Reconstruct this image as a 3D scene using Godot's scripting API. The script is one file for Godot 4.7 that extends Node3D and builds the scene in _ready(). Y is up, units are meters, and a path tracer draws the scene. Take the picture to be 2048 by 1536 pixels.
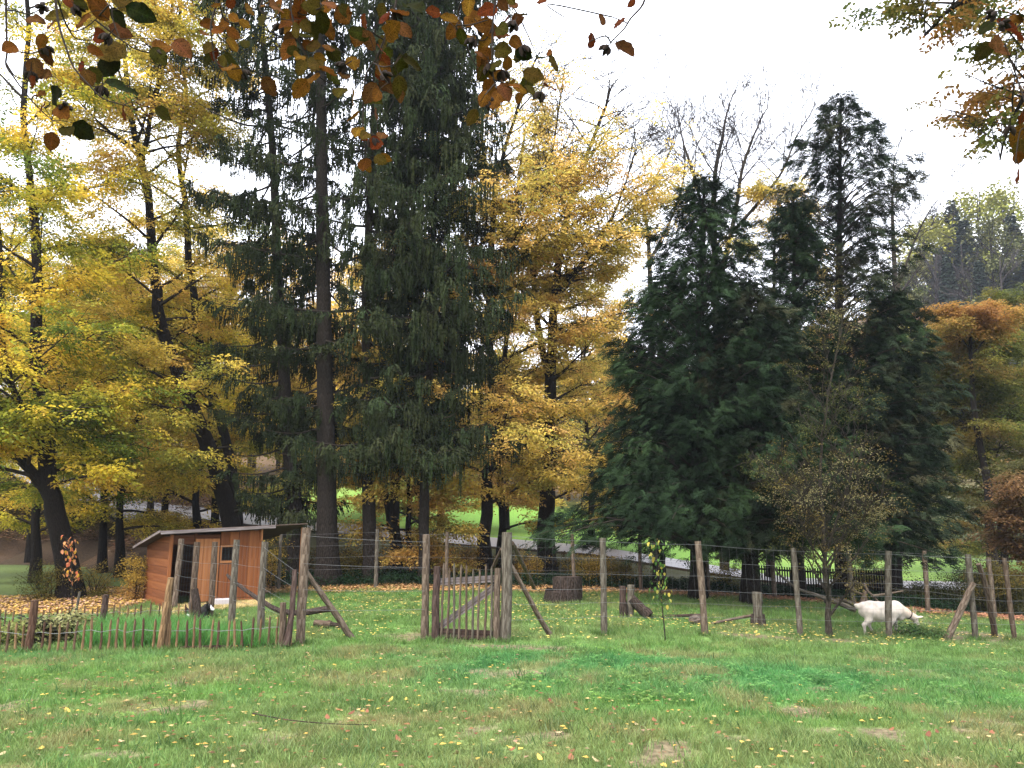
extends Node3D
# A goat paddock at the edge of an autumn wood. Units are metres, y is up, the camera looks along -z; "d" below is the distance -z.

const F := 1540.0        # focal length of the lens, in pixels of a 2048 wide picture
const EYE := 2.16        # height of the lens above the paddock gate
var pitch := atan(282.0 / F)
var rng := RandomNumberGenerator.new()
var patch := FastNoiseLite.new()
var fine := FastNoiseLite.new()
var feet := PackedVector3Array()   # where posts stand in the grass
var M := {}
var L := {}

func _ready() -> void:
	var cam := Camera3D.new()
	cam.name = "camera"
	cam.fov = rad_to_deg(2.0 * atan(768.0 / F))
	cam.near = 0.05
	cam.far = 1500.0
	cam.position = Vector3(0, EYE, 0)
	cam.rotation.x = pitch
	add_child(cam)
	cam.current = true
	var env := Environment.new()
	var sky := Sky.new()
	var sm := ProceduralSkyMaterial.new()
	sm.sky_top_color = Color(0.93, 0.95, 1.0)
	sm.sky_horizon_color = Color(0.985, 0.985, 1.0)
	sm.sky_curve = 0.15
	sm.ground_bottom_color = Color(0.25, 0.26, 0.2)
	sm.ground_horizon_color = Color(0.6, 0.6, 0.6)
	sky.sky_material = sm
	env.background_mode = Environment.BG_SKY
	env.sky = sky
	env.background_energy_multiplier = 0.62
	env.tonemap_mode = Environment.TONE_MAPPER_LINEAR
	env.tonemap_exposure = 6.0
	env.fog_enabled = true
	env.fog_density = 0.0003
	env.fog_light_color = Color(0.86, 0.9, 0.97)
	env.sdfgi_enabled = true
	env.ssao_enabled = true
	env.ssil_enabled = true
	var we := WorldEnvironment.new()
	we.name = "air"
	we.environment = env
	add_child(we)
	var sun := DirectionalLight3D.new()
	sun.name = "sun"
	sun.light_energy = 0.5
	sun.light_angular_distance = 35.0
	sun.light_color = Color(1.0, 0.97, 0.93)
	sun.shadow_enabled = true
	sun.rotation_degrees = Vector3(-58, -25, 0)
	add_child(sun)
	patch.seed = 4
	patch.frequency = 0.02
	patch.fractal_octaves = 3
	fine.seed = 12
	fine.frequency = 0.12
	fine.fractal_octaves = 2
	make_materials()
	make_leaves()
	make_ground()
	make_far()
	make_trees()
	make_fences()
	make_shed()
	make_goats()
	make_logs()
	make_plants()
	make_hanging()
	make_grass()
	make_litter()

# ---------------------------------------------------------------- shapes
class Geo:
	var v := PackedVector3Array()
	var n := PackedVector3Array()
	var c := PackedColorArray()
	var uv := PackedVector2Array()
	var idx := PackedInt32Array()

	func tri(a: Vector3, b: Vector3, d: Vector3, col: Color) -> void:
		var m := (d - a).cross(b - a).normalized()
		var k := v.size()
		v.append(a); v.append(b); v.append(d)
		for i in 3:
			n.append(m); c.append(col)
		uv.append(Vector2(0, 0)); uv.append(Vector2(0, 1)); uv.append(Vector2(1, 1))
		idx.append(k); idx.append(k + 1); idx.append(k + 2)

	func quad(a: Vector3, b: Vector3, d: Vector3, e: Vector3, col: Color, us := 1.0, vs := 1.0) -> void:
		var m := (d - a).cross(b - a).normalized()
		var k := v.size()
		v.append(a); v.append(b); v.append(d); v.append(e)
		for i in 4:
			n.append(m); c.append(col)
		uv.append(Vector2(0, 0)); uv.append(Vector2(0, vs)); uv.append(Vector2(us, vs)); uv.append(Vector2(us, 0))
		idx.append(k); idx.append(k + 1); idx.append(k + 2); idx.append(k); idx.append(k + 2); idx.append(k + 3)

	func box(t: Transform3D, s: Vector3, col: Color, grain := 0) -> void:
		# a box with slightly bevelled long edges; grain 0, 1, 2: the axis the wood runs along
		var h := s * 0.5
		var b := minf(minf(s.x, s.y), s.z) * 0.12
		for ax in 3:
			for sg in [-1.0, 1.0]:
				var u := (ax + 1) % 3
				var w := (ax + 2) % 3
				var p := []
				for q in [[-1, -1], [-1, 1], [1, 1], [1, -1]]:
					var x := Vector3()
					x[ax] = sg * h[ax]
					x[u] = q[0] * (h[u] - b)
					x[w] = q[1] * (h[w] - b)
					p.append(t * x)
				var along: int = grain
				if sg < 0:   # v runs along u
					if along == w:
						quad(p[3], p[2], p[1], p[0], col, s[u] * 3.0, s[w] * 0.6)
					else:
						quad(p[0], p[3], p[2], p[1], col, s[w] * 3.0, s[u] * (0.6 if along == u else 3.0))
				else:
					if along == u:
						quad(p[1], p[2], p[3], p[0], col, s[w] * 3.0, s[u] * 0.6)
					else:
						quad(p[0], p[1], p[2], p[3], col, s[u] * 3.0, s[w] * (0.6 if along == w else 3.0))
		for ax in 3:   # bevels along axis ax
			var u := (ax + 1) % 3
			var w := (ax + 2) % 3
			for su in [-1.0, 1.0]:
				for sw in [-1.0, 1.0]:
					var p := []
					for q in [[-1, 0], [1, 0], [1, 1], [-1, 1]]:
						var x := Vector3()
						x[ax] = q[0] * (h[ax] - b)
						x[u] = su * (h[u] - (b if q[1] == 1 else 0.0))
						x[w] = sw * (h[w] - (0.0 if q[1] == 1 else b))
						p.append(t * x)
					if su * sw > 0:
						quad(p[0], p[1], p[2], p[3], col)
					else:
						quad(p[0], p[3], p[2], p[1], col)

	func tube(pts: PackedVector3Array, rad: PackedFloat32Array, sides: int, col: Color, tile := 0.6, rough := 0.0, g: RandomNumberGenerator = null, caps := true, lobes := 0.0) -> void:
		var cnt := pts.size()
		if cnt < 2:
			return
		var t := (pts[1] - pts[0]).normalized()
		var u := t.cross(Vector3(0.0, 0.0, 1.0) if absf(t.z) < 0.9 else Vector3(1, 0, 0)).normalized()
		var first := v.size()
		var along := 0.0
		var turns := maxf(1.0, roundf(TAU * rad[0] / tile))
		var w := Vector3()
		for i in cnt:
			if i > 0:
				along += pts[i].distance_to(pts[i - 1])
			if i < cnt - 1:
				t = (pts[i + 1] - pts[maxi(i - 1, 0)]).normalized()
			else:
				t = (pts[i] - pts[i - 1]).normalized()
			u = (u - t * u.dot(t)).normalized()
			w = t.cross(u)
			for k in sides + 1:
				var a := TAU * k / sides
				var dir := u * cos(a) + w * sin(a)
				var r := rad[i]
				if lobes > 0.0:
					r *= 1.0 + lobes * sin(a * 3.0 + 1.3) * clampf(1.0 - i * 0.5, 0.0, 1.0)
				if rough > 0.0 and k < sides:
					r *= 1.0 + g.randf_range(-rough, rough)
				if k == sides:
					v.append(v[v.size() - sides])
				else:
					v.append(pts[i] + dir * r)
				n.append(dir)
				c.append(col)
				uv.append(Vector2(turns * k / sides, along / tile))
		var s1 := sides + 1
		for i in cnt - 1:
			for k in sides:
				var a := first + i * s1 + k
				idx.append(a); idx.append(a + s1); idx.append(a + s1 + 1)
				idx.append(a); idx.append(a + s1 + 1); idx.append(a + 1)
		if caps:
			for e in 2:
				var i := 0 if e == 0 else cnt - 1
				var m := (pts[0] - pts[1]).normalized() if e == 0 else (pts[cnt - 1] - pts[cnt - 2]).normalized()
				var k0 := v.size()
				v.append(pts[i]); n.append(m); c.append(col); uv.append(Vector2(0.5, 0.5))
				for k in sides:
					v.append(v[first + i * s1 + k]); n.append(m); c.append(col)
					uv.append(Vector2(0.5 + 0.1 * cos(TAU * k / sides), 0.5 + 0.1 * sin(TAU * k / sides)))
				for k in sides:
					var k1 := k0 + 1 + k
					var k2 := k0 + 1 + (k + 1) % sides
					idx.append(k0)
					if e == 0:
						idx.append(k1); idx.append(k2)
					else:
						idx.append(k2); idx.append(k1)

	func add(o: Geo, t: Transform3D) -> void:
		var k := v.size()
		for i in o.v.size():
			v.append(t * o.v[i])
			n.append((t.basis * o.n[i]).normalized())
		c.append_array(o.c)
		uv.append_array(o.uv)
		for i in o.idx:
			idx.append(i + k)

	func mesh(m: Material = null) -> ArrayMesh:
		var a := []
		a.resize(Mesh.ARRAY_MAX)
		a[Mesh.ARRAY_VERTEX] = v
		a[Mesh.ARRAY_NORMAL] = n
		a[Mesh.ARRAY_COLOR] = c
		a[Mesh.ARRAY_TEX_UV] = uv
		a[Mesh.ARRAY_INDEX] = idx
		var r := ArrayMesh.new()
		r.add_surface_from_arrays(Mesh.PRIMITIVE_TRIANGLES, a)
		if m:
			r.surface_set_material(0, m)
		return r

# ---------------------------------------------------------------- scene tree
func part(called: String, mesh: Mesh, m: Material, parent: Node = null) -> MeshInstance3D:
	var o := MeshInstance3D.new()
	o.name = called
	o.mesh = mesh
	if m:
		o.material_override = m
	(parent if parent else self).add_child(o, true)
	return o

func tag(o: Node, label: String, category: String, group := "", kind := "") -> Node:
	o.set_meta("label", label)
	if category:
		o.set_meta("category", category)
	if group:
		o.set_meta("group", group)
	if kind:
		o.set_meta("kind", kind)
	return o

func thing(called: String, label: String, category: String, where := Vector3.ZERO, group := "") -> Node3D:
	var o := Node3D.new()
	o.name = called
	o.position = where
	add_child(o, true)
	tag(o, label, category, group)
	return o

func swarm(called: String, mesh: Mesh, m: Material, buf: PackedFloat32Array, parent: Node = null) -> MultiMeshInstance3D:
	var mm := MultiMesh.new()
	mm.transform_format = MultiMesh.TRANSFORM_3D
	mm.use_colors = true
	mm.mesh = mesh
	var cnt := buf.size() / 16
	mm.instance_count = cnt
	for i in cnt:
		var k := i * 16
		mm.set_instance_transform(i, Transform3D(Basis(Vector3(buf[k], buf[k + 4], buf[k + 8]), Vector3(buf[k + 1], buf[k + 5], buf[k + 9]), Vector3(buf[k + 2], buf[k + 6], buf[k + 10])), Vector3(buf[k + 3], buf[k + 7], buf[k + 11])))
		mm.set_instance_color(i, Color(buf[k + 12], buf[k + 13], buf[k + 14]))
	var o := MultiMeshInstance3D.new()
	o.name = called
	o.multimesh = mm
	o.material_override = m
	o.set_meta("kind", "stuff")
	(parent if parent else self).add_child(o, true)
	return o

func put(buf: PackedFloat32Array, t: Transform3D, col: Color) -> void:
	var b := t.basis
	buf.append_array(PackedFloat32Array([b.x.x, b.y.x, b.z.x, t.origin.x, b.x.y, b.y.y, b.z.y, t.origin.y, b.x.z, b.y.z, b.z.z, t.origin.z, col.r, col.g, col.b, 1.0]))

# ---------------------------------------------------------------- the lie of the land
var DD := [0.0, 6.0, 10.0, 14.0, 18.0, 23.0, 29.0, 34.0, 40.0, 46.0, 54.0, 65.0, 90.0, 140.0, 220.0, 400.0]
var UU := [-0.66, -0.52, -0.4, -0.15, 0.1, 0.35, 0.65]
var HH := [
	[0.55, 0.42, 0.26, 0.17, 0.19, 0.25, 0.28, 0.30, 0.60, 3.3, 6.6, 8.8, 12.0, 20.0, 40.0, 60.0],
	[0.55, 0.42, 0.26, 0.17, 0.20, 0.27, 0.30, 0.40, 1.2, 3.1, 6.0, 7.6, 11.0, 19.0, 38.0, 60.0],
	[0.55, 0.42, 0.26, 0.17, 0.24, 0.31, 1.0, 1.65, 2.29, 3.3, 4.8, 6.2, 9.6, 17.4, 37.0, 60.0],
	[0.55, 0.42, 0.27, 0.18, 0.27, 0.37, 0.81, 1.24, 1.95, 2.75, 3.8, 5.1, 8.4, 17.4, 37.0, 60.0],
	[0.55, 0.42, 0.27, 0.15, 0.17, 0.24, 0.45, 0.85, 1.3, 1.65, 2.1, 3.1, 6.0, 15.6, 37.0, 60.0],
	[0.55, 0.40, 0.20, 0.0, -0.08, 0.0, -0.14, -0.18, 0.1, 0.3, 0.6, 1.6, 7.0, 24.0, 55.0, 80.0],
	[0.55, 0.38, 0.10, -0.12, -0.28, -0.36, -0.35, -0.2, 0.15, 0.6, 1.5, 3.5, 15.0, 38.0, 74.0, 110.0]]
var POND := PackedVector2Array([Vector2(-48, 27), Vector2(-24, 21.4), Vector2(-15, 21.2), Vector2(-12.2, 22), Vector2(-11.6, 24), Vector2(-13.6, 28.5), Vector2(-17.5, 35), Vector2(-20.5, 40.5), Vector2(-30, 42.5), Vector2(-48, 43)])

func ground(x: float, d: float) -> float:
	var u := clampf(x / maxf(d, 5.0), -0.66, 0.65)
	var a := 0
	while a < 5 and UU[a + 1] < u:
		a += 1
	var fu: float = (u - UU[a]) / (UU[a + 1] - UU[a])
	var dd := clampf(d, 0.0, 399.0)
	var k := 0
	while k < 14 and DD[k + 1] < dd:
		k += 1
	var t: float = (dd - DD[k]) / (DD[k + 1] - DD[k])
	var k0 := maxi(k - 1, 0)
	var k3 := mini(k + 2, 15)
	var h := 0.0
	for s in 2:
		var r: Array = HH[a + s]
		var m1: float = (r[k + 1] - r[k0]) / (DD[k + 1] - DD[k0]) * (DD[k + 1] - DD[k])
		var m2: float = (r[k3] - r[k]) / (DD[k3] - DD[k]) * (DD[k + 1] - DD[k])
		var t2 := t * t
		var t3 := t2 * t
		var y: float = r[k] * (2 * t3 - 3 * t2 + 1) + m1 * (t3 - 2 * t2 + t) + r[k + 1] * (-2 * t3 + 3 * t2) + m2 * (t3 - t2)
		h += y * (fu if s == 1 else 1.0 - fu)
	return h + patch.get_noise_2d(x * 2.2, d * 2.2) * 0.05

func wet(x: float, d: float) -> bool:
	return x < -11 and d > 20 and d < 44 and Geometry2D.is_point_in_polygon(Vector2(x, d), POND)

func at(px: float, py: float, d: float) -> Vector3:
	# the place at distance d that lies in the direction (px, py)
	var cx := (px - 1024.0) / F
	var cy := (768.0 - py) / F
	var f := cos(pitch) - cy * sin(pitch)
	return Vector3(cx / f * d, EYE + (cy * cos(pitch) + sin(pitch)) / f * d, -d)

func foot(px: float, d: float) -> Vector3:
	# the point of the ground at distance d in the bearing px
	var x := (px - 1024.0) / F * d
	var h := 0.0
	for i in 3:
		h = ground(x, d)
		x = (px - 1024.0) / F * ((h - EYE) * sin(pitch) + d * cos(pitch))
	return Vector3(x, h, -d)

func on(x: float, d: float) -> Vector3:
	return Vector3(x, ground(x, d), -d)

func path(list: Array, d: float, d1 := -1.0) -> PackedVector3Array:
	var r := PackedVector3Array()
	var cnt := list.size()
	for i in cnt:
		r.append(at(list[i][0], list[i][1], d if d1 < 0 else lerpf(d, d1, float(i) / (cnt - 1))))
	return r

func smooth(p: PackedVector3Array, steps := 3) -> PackedVector3Array:
	var r := PackedVector3Array()
	for i in p.size() - 1:
		var p0 := p[maxi(i - 1, 0)]
		var p3 := p[mini(i + 2, p.size() - 1)]
		for s in steps:
			r.append(p[i].cubic_interpolate(p[i + 1], p0, p3, float(s) / steps))
	r.append(p[p.size() - 1])
	return r

func taper(cnt: int, a: float, b: float, pw := 1.0) -> PackedFloat32Array:
	var r := PackedFloat32Array()
	for i in cnt:
		r.append(lerpf(a, b, pow(float(i) / maxi(cnt - 1, 1), pw)))
	return r

func R(a: float, b: float) -> float:
	return rng.randf_range(a, b)

func seeded(s: String) -> void:
	rng.seed = hash(s)

# ---------------------------------------------------------------- materials
func noise_image(seed_: int, w: int, h: int, sx: int, sy: int, freq: float, oct: int) -> Image:
	# seamless noise stretched sx times across and sy times along
	var f := FastNoiseLite.new()
	f.seed = seed_
	f.frequency = freq
	f.fractal_octaves = oct
	f.noise_type = FastNoiseLite.TYPE_SIMPLEX_SMOOTH
	var im := f.get_seamless_image(w / sx, h / sy)
	im.resize(w, h, Image.INTERPOLATE_CUBIC)
	return im

func grain(seed_: int, a: Color, b: Color, c: Color, sx: int, sy: int, freq: float) -> Array:
	# [colour texture, height texture] of wood or bark: long streaks with finer ones over them
	var w := 256
	var i1 := noise_image(seed_, w, w, sx, sy, freq, 4)
	var i2 := noise_image(seed_ + 9, w, w, 1, 4, freq * 3.0, 3)
	var d1 := i1.get_data()
	var d2 := i2.get_data()
	var st1 := d1.size() / (w * w)
	var st2 := d2.size() / (w * w)
	var out := PackedByteArray()
	out.resize(w * w * 3)
	var hgt := PackedByteArray()
	hgt.resize(w * w)
	for k in w * w:
		var t := clampf((d1[k * st1] / 255.0 - 0.5) * 1.9 + 0.5, 0.0, 1.0) * 0.65 + d2[k * st2] / 255.0 * 0.35
		var q := a.lerp(b, clampf(t * 2.0, 0, 1)) if t < 0.5 else b.lerp(c, clampf(t * 2.0 - 1.0, 0, 1))
		out[k * 3] = int(q.r * 255); out[k * 3 + 1] = int(q.g * 255); out[k * 3 + 2] = int(q.b * 255)
		hgt[k] = int(t * 255)
	return [ImageTexture.create_from_image(Image.create_from_data(w, w, false, Image.FORMAT_RGB8, out)), ImageTexture.create_from_image(Image.create_from_data(w, w, false, Image.FORMAT_L8, hgt))]

func mat(col: Color, rough := 0.9, tex: Array = [], depth := 0.0) -> StandardMaterial3D:
	var m := StandardMaterial3D.new()
	m.albedo_color = col
	m.roughness = rough
	m.metallic_specular = 0.3
	m.vertex_color_use_as_albedo = true
	if tex.size():
		m.albedo_texture = tex[0]
		if depth > 0:
			m.heightmap_enabled = true
			m.heightmap_texture = tex[1]
			m.heightmap_scale = depth
	return m

func leafy(rough := 0.55, back := 0.5, tint := Color(1, 1, 1)) -> StandardMaterial3D:
	var m := StandardMaterial3D.new()
	m.vertex_color_use_as_albedo = true
	m.roughness = rough
	m.metallic_specular = 0.35
	m.cull_mode = BaseMaterial3D.CULL_DISABLED
	if back > 0:
		m.backlight_enabled = true
		m.backlight = Color(back, back, back) * tint
	return m

func veins() -> ImageTexture:
	# a pale midrib, side veins and brown flecks
	var sp := noise_image(31, 128, 128, 1, 1, 0.09, 3).get_data()
	var st := sp.size() / (128 * 128)
	var out := PackedByteArray()
	out.resize(128 * 128 * 3)
	for y in 128:
		for x in 128:
			var u := absf(x / 63.5 - 1.0)
			var q := fposmod((y / 127.0 - u * 0.17) * 9.0, 1.0)
			var b := 0.80 + 0.10 * absf(q - 0.5)
			if absf(q - 0.5) < 0.06:
				b = 0.66
			if u < 0.035:
				b = 1.0
			var f := sp[(y * 128 + x) * st] / 255.0
			b *= 1.0 if f < 0.62 else lerpf(1.0, 0.45, clampf((f - 0.62) * 9.0, 0, 1))
			b *= 0.85 + 0.3 * f
			for k in 3:
				out[(y * 128 + x) * 3 + k] = int(clampf(b, 0, 1) * 255)
	return ImageTexture.create_from_image(Image.create_from_data(128, 128, false, Image.FORMAT_RGB8, out))

func make_materials() -> void:
	var bark := grain(3, Color(0.35, 0.33, 0.31), Color(0.7, 0.68, 0.65), Color(1, 1, 1), 1, 4, 0.045)
	var wood := grain(5, Color(0.52, 0.49, 0.47), Color(0.80, 0.78, 0.77), Color(1, 1, 1), 1, 6, 0.028)
	var plank := grain(8, Color(0.82, 0.78, 0.75), Color(0.93, 0.92, 0.91), Color(1, 1, 1), 1, 16, 0.02)
	M.bark = mat(Color(0.162, 0.140, 0.123), 0.95, bark, 2.5)
	M.bark_spruce = mat(Color(0.230, 0.208, 0.196), 0.95, bark, 2.5)
	M.bark_grey = mat(Color(0.306, 0.289, 0.264), 0.95, bark, 1.5)
	M.twig = mat(Color(0.170, 0.149, 0.132), 0.95)
	M.twig_grey = mat(Color(0.204, 0.187, 0.191), 0.95)
	M.post = [mat(Color(0.44, 0.395, 0.35), 0.9, wood, 0.8), mat(Color(0.40, 0.35, 0.305), 0.9, wood, 0.8), mat(Color(0.40, 0.385, 0.35), 0.9, wood, 0.8)]
	M.pale = [mat(Color(0.50, 0.41, 0.31), 0.9, wood, 0.5), mat(Color(0.42, 0.345, 0.28), 0.9, wood, 0.5), mat(Color(0.57, 0.47, 0.35), 0.9, wood, 0.5), mat(Color(0.38, 0.29, 0.24), 0.9, wood, 0.5)]
	M.grey_wood = mat(Color(0.527, 0.501, 0.510), 0.85, wood, 0.5)
	M.dark_wood = mat(Color(0.306, 0.255, 0.238), 0.9, wood, 0.8)
	M.stump = mat(Color(0.306, 0.268, 0.255), 0.95, bark, 1.5)
	M.shed = [mat(Color(0.47, 0.285, 0.165), 0.75, plank, 0.3), mat(Color(0.43, 0.255, 0.145), 0.75, plank, 0.3), mat(Color(0.50, 0.31, 0.18), 0.75, plank, 0.3)]
	M.shed_door = mat(Color(0.57, 0.385, 0.245), 0.75, plank, 0.3)
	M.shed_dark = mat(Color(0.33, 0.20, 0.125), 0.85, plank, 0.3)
	M.roof = mat(Color(0.29, 0.25, 0.23), 0.9, plank, 0.3)
	M.soil_dark = mat(Color(0.085, 0.072, 0.064), 1.0)
	M.wire = mat(Color(0.44, 0.45, 0.46), 0.45)
	M.wire.metallic = 0.4
	M.concrete = mat(Color(0.629, 0.612, 0.620), 0.9)
	M.stone = mat(Color(0.425, 0.391, 0.374), 0.95, bark, 0.8)
	M.leaf = leafy(0.6, 1.0)
	M.leaf.metallic_specular = 0.2
	M.beech = leafy(0.8, 0.8)
	M.beech.metallic_specular = 0.1
	M.beech.albedo_texture = veins()
	M.needle = leafy(0.85, 0.3)
	M.needle.metallic_specular = 0.15
	M.grass = leafy(0.5, 0.95)
	M.litter = leafy(0.7, 0.15)
	M.fur = mat(Color(0.95, 0.92, 0.89), 0.9)
	M.fur.rim_enabled = true
	M.fur.rim = 0.4
	M.black_fur = mat(Color(1, 1, 1), 0.7)
	M.horn = mat(Color(0.595, 0.535, 0.451), 0.6)
	M.black = mat(Color(0.051, 0.047, 0.047), 0.4)
	M.hoof = mat(Color(0.255, 0.230, 0.212), 0.6)
	# ground: a grain of two noises that lightens and darkens the vertex colour
	var soil := grain(21, Color(0.62, 0.62, 0.6), Color(0.86, 0.86, 0.85), Color(1, 1, 1), 1, 1, 0.05)
	M.ground = mat(Color(1, 1, 1), 1.0, soil, 1.5)
	M.ground.uv1_triplanar = true
	M.ground.uv1_world_triplanar = true
	M.ground.uv1_scale = Vector3(0.7, 0.7, 0.7)
	M.road = mat(Color(0.60, 0.60, 0.64), 0.35, soil)
	M.road.uv1_triplanar = true
	M.road.uv1_world_triplanar = true
	M.road.uv1_scale = Vector3(0.9, 0.9, 0.9)
	M.pond = mat(Color(0.36, 0.43, 0.24), 0.7, soil)
	M.pond.uv1_triplanar = true
	M.pond.uv1_world_triplanar = true
	M.pond.uv1_scale = Vector3(0.45, 0.45, 0.45)

# ---------------------------------------------------------------- leaves, sprays and blades that get repeated
func leaf_quad(g: Geo, base: Vector3, fwd: Vector3, up: Vector3, len_: float, wid: float, col: Color) -> void:
	var side := fwd.cross(up).normalized()
	var m := base + fwd * len_ * 0.5
	g.quad(base, m - side * wid * 0.5 + up * wid * 0.12, base + fwd * len_, m + side * wid * 0.5 + up * wid * 0.12, col)

func spray(s: String, count: int, length: float, leaf: float, tilt: float, droop: float) -> ArrayMesh:
	# a twig end: leaves left and right of an axis along +x, roughly in one plane
	seeded(s)
	var g := Geo.new()
	for i in count:
		var t := (i + 0.5) / count
		var side := 1.0 if i % 2 == 0 else -1.0
		var p := Vector3(t * length, -droop * t * t * length + R(-0.05, 0.05), side * R(0.01, 0.10) * length / 0.5 + R(-0.06, 0.06))
		var fwd := Vector3(R(0.2, 1.0), R(-0.7, 0.15), side * R(0.4, 1.2)).normalized()
		var up := Vector3(R(-tilt, tilt), 1.0, R(-tilt, tilt)).normalized()
		up = (up - fwd * up.dot(fwd)).normalized()
		var b := R(0.5, 1.3)
		leaf_quad(g, p, fwd, up, leaf * R(0.7, 1.25), leaf * R(0.5, 0.72), Color(b, b * R(0.9, 1.08), b * R(0.8, 1.2)))
	return g.mesh()

func drape(s: String, strings: int, width: float, length: float, spread := 0.35, out := 0.0) -> ArrayMesh:
	# hanging conifer twigs below a line along x; out: how far they reach forward along x first
	seeded(s)
	var g := Geo.new()
	for i in strings:
		var x := lerpf(-width, width, (i + R(0.1, 0.9)) / strings)
		var l := length * R(0.35, 1.0)
		var p := Vector3(x * (1.0 - out), R(-0.04, 0.05), R(-0.10, 0.10))
		var dir := Vector3(R(-spread, spread) + out * 1.4, -1.0 + out * 0.9, R(-spread, spread) * (1.0 + out)).normalized()
		var n_ := int(l / 0.055) + 2
		var b := R(0.6, 1.3)
		for k in n_:
			var t := float(k) / n_
			dir = (dir + Vector3(R(-0.12, 0.12), -0.16, R(-0.12, 0.12))).normalized()
			var q := p
			p += dir * l / n_
			var a := R(0, TAU)
			var w := R(0.03, 0.062) * (1.0 - 0.6 * t)
			var o := (Vector3(cos(a), 0, sin(a)) + dir * 0.9) * w
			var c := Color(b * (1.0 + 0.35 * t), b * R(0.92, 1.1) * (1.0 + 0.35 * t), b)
			g.tri(q - dir * 0.02, q + o, p + dir * 0.02, c)
			g.tri(q - dir * 0.02, q - o * 0.8 + dir * w * 1.6, p + dir * 0.02, c)
	return g.mesh()

func fan(s: String, ribs: int, size: float) -> ArrayMesh:
	# a flat, ferny cypress spray: axis along +x, tip curling down
	seeded(s)
	var g := Geo.new()
	for i in ribs:
		var t := (i + 0.3) / ribs
		var side := 1.0 if i % 2 == 0 else -1.0
		var p := Vector3(size * t * 0.85, -size * 0.45 * t * t, 0)
		var l := size * (0.48 * (1.0 - t * 0.75) + 0.08)
		var d := Vector3(0.9, -0.2 - 0.6 * t, side * R(0.5, 1.0)).normalized()
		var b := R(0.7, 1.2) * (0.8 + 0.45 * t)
		for k in 4:
			var q := p + d * l * (k / 4.0) + Vector3(0, -0.05 * l * k, 0)
			var e := d.rotated(Vector3.UP, R(0.35, 0.75) * (1.0 if k % 2 == 0 else -1.0))
			var w := size * 0.05 * (1.0 - k * 0.18)
			var m := q + e * l * 0.17
			var n_ := e.cross(Vector3(R(-0.4, 0.4), 1, R(-0.4, 0.4))).normalized() * w
			g.quad(q, m - n_, q + e * l * 0.38, m + n_, Color(b * 0.95, b, b * R(0.85, 1.1)))
	return g.mesh()

func tuft(s: String, blades: int, rad: float, hgt: float, wid: float, lean := 0.7) -> ArrayMesh:
	seeded(s)
	var g := Geo.new()
	for i in blades:
		var a := R(0, TAU)
		var p := Vector3(cos(a), 0, sin(a)) * rad * sqrt(rng.randf())
		var b := R(0, TAU)
		var side := Vector3(cos(b), 0, sin(b)) * wid * R(0.6, 1.2)
		var h := hgt * R(0.5, 1.15)
		var o := Vector3(R(-1, 1), 0, R(-1, 1)) * h * lean
		var v_ := R(0.7, 1.25)
		var col := Color(v_ * R(0.9, 1.15), v_, v_ * R(0.85, 1.1))
		var m := p + Vector3(0, h * 0.6, 0) + o * 0.4
		g.quad(p - side, m - side * 0.8, m + side * 0.8, p + side, col)
		g.tri(m - side * 0.8, p + Vector3(0, h, 0) + o, m + side * 0.8, col)
	return g.mesh()

func clover(s: String) -> ArrayMesh:
	seeded(s)
	var g := Geo.new()
	for i in 12:
		var a := R(0, TAU)
		var p := Vector3(cos(a), 0, sin(a)) * 0.10 * sqrt(rng.randf()) + Vector3(0, R(0.025, 0.07), 0)
		var v_ := R(0.7, 1.25)
		for k in 3:
			var f := Vector3(cos(a + k * 2.1), R(-0.1, 0.35), sin(a + k * 2.1)).normalized()
			var up := Vector3(R(-0.3, 0.3), 1, R(-0.3, 0.3))
			leaf_quad(g, p, f, (up - f * up.dot(f)).normalized(), 0.026, 0.026, Color(v_, v_, v_ * R(0.9, 1.15)))
	return g.mesh()

func fallen(s: String, count: int, spread: float, size: float) -> ArrayMesh:
	seeded(s)
	var g := Geo.new()
	for i in count:
		var a := R(0, TAU)
		var f := Vector3(cos(a), R(-0.25, 0.3), sin(a)).normalized()
		var up := Vector3(R(-0.6, 0.6), 1, R(-0.6, 0.6))
		up = (up - f * up.dot(f)).normalized()
		var b := R(0.65, 1.25)
		var p := Vector3(R(-spread, spread), R(0.015, 0.045), R(-spread, spread))
		leaf_quad(g, p, f, up, size * R(0.7, 1.2), size * R(0.5, 0.75), Color(b, b * R(0.85, 1.1), b * R(0.8, 1.1)))
	return g.mesh()

func make_leaves() -> void:
	L.spray = [spray("a", 18, 0.55, 0.095, 0.8, 0.3), spray("b", 18, 0.6, 0.09, 0.8, 0.2)]
	L.oak = spray("oak", 12, 0.34, 0.10, 0.9, 0.3)
	L.small = spray("c", 18, 0.40, 0.055, 0.9, 0.2)
	L.ivy = spray("d", 14, 0.30, 0.07, 0.9, 0.4)
	L.drape = [drape("e", 10, 0.26, 0.85, 0.3), drape("f", 10, 0.22, 0.6, 0.6, 0.75)]
	L.fan = [fan("g", 18, 0.34), fan("h", 16, 0.28)]
	L.tuft = [tuft("i", 16, 0.07, 0.075, 0.0028, 0.8), tuft("j", 16, 0.08, 0.06, 0.003, 1.0)]
	L.tall = tuft("k", 12, 0.09, 0.34, 0.006, 0.6)
	L.clover = clover("l")
	L.fallen = [fallen("m", 5, 0.16, 0.085), fallen("n", 6, 0.2, 0.075)]
	L.straw = tuft("o", 14, 0.12, 0.05, 0.003, 2.5)

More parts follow.
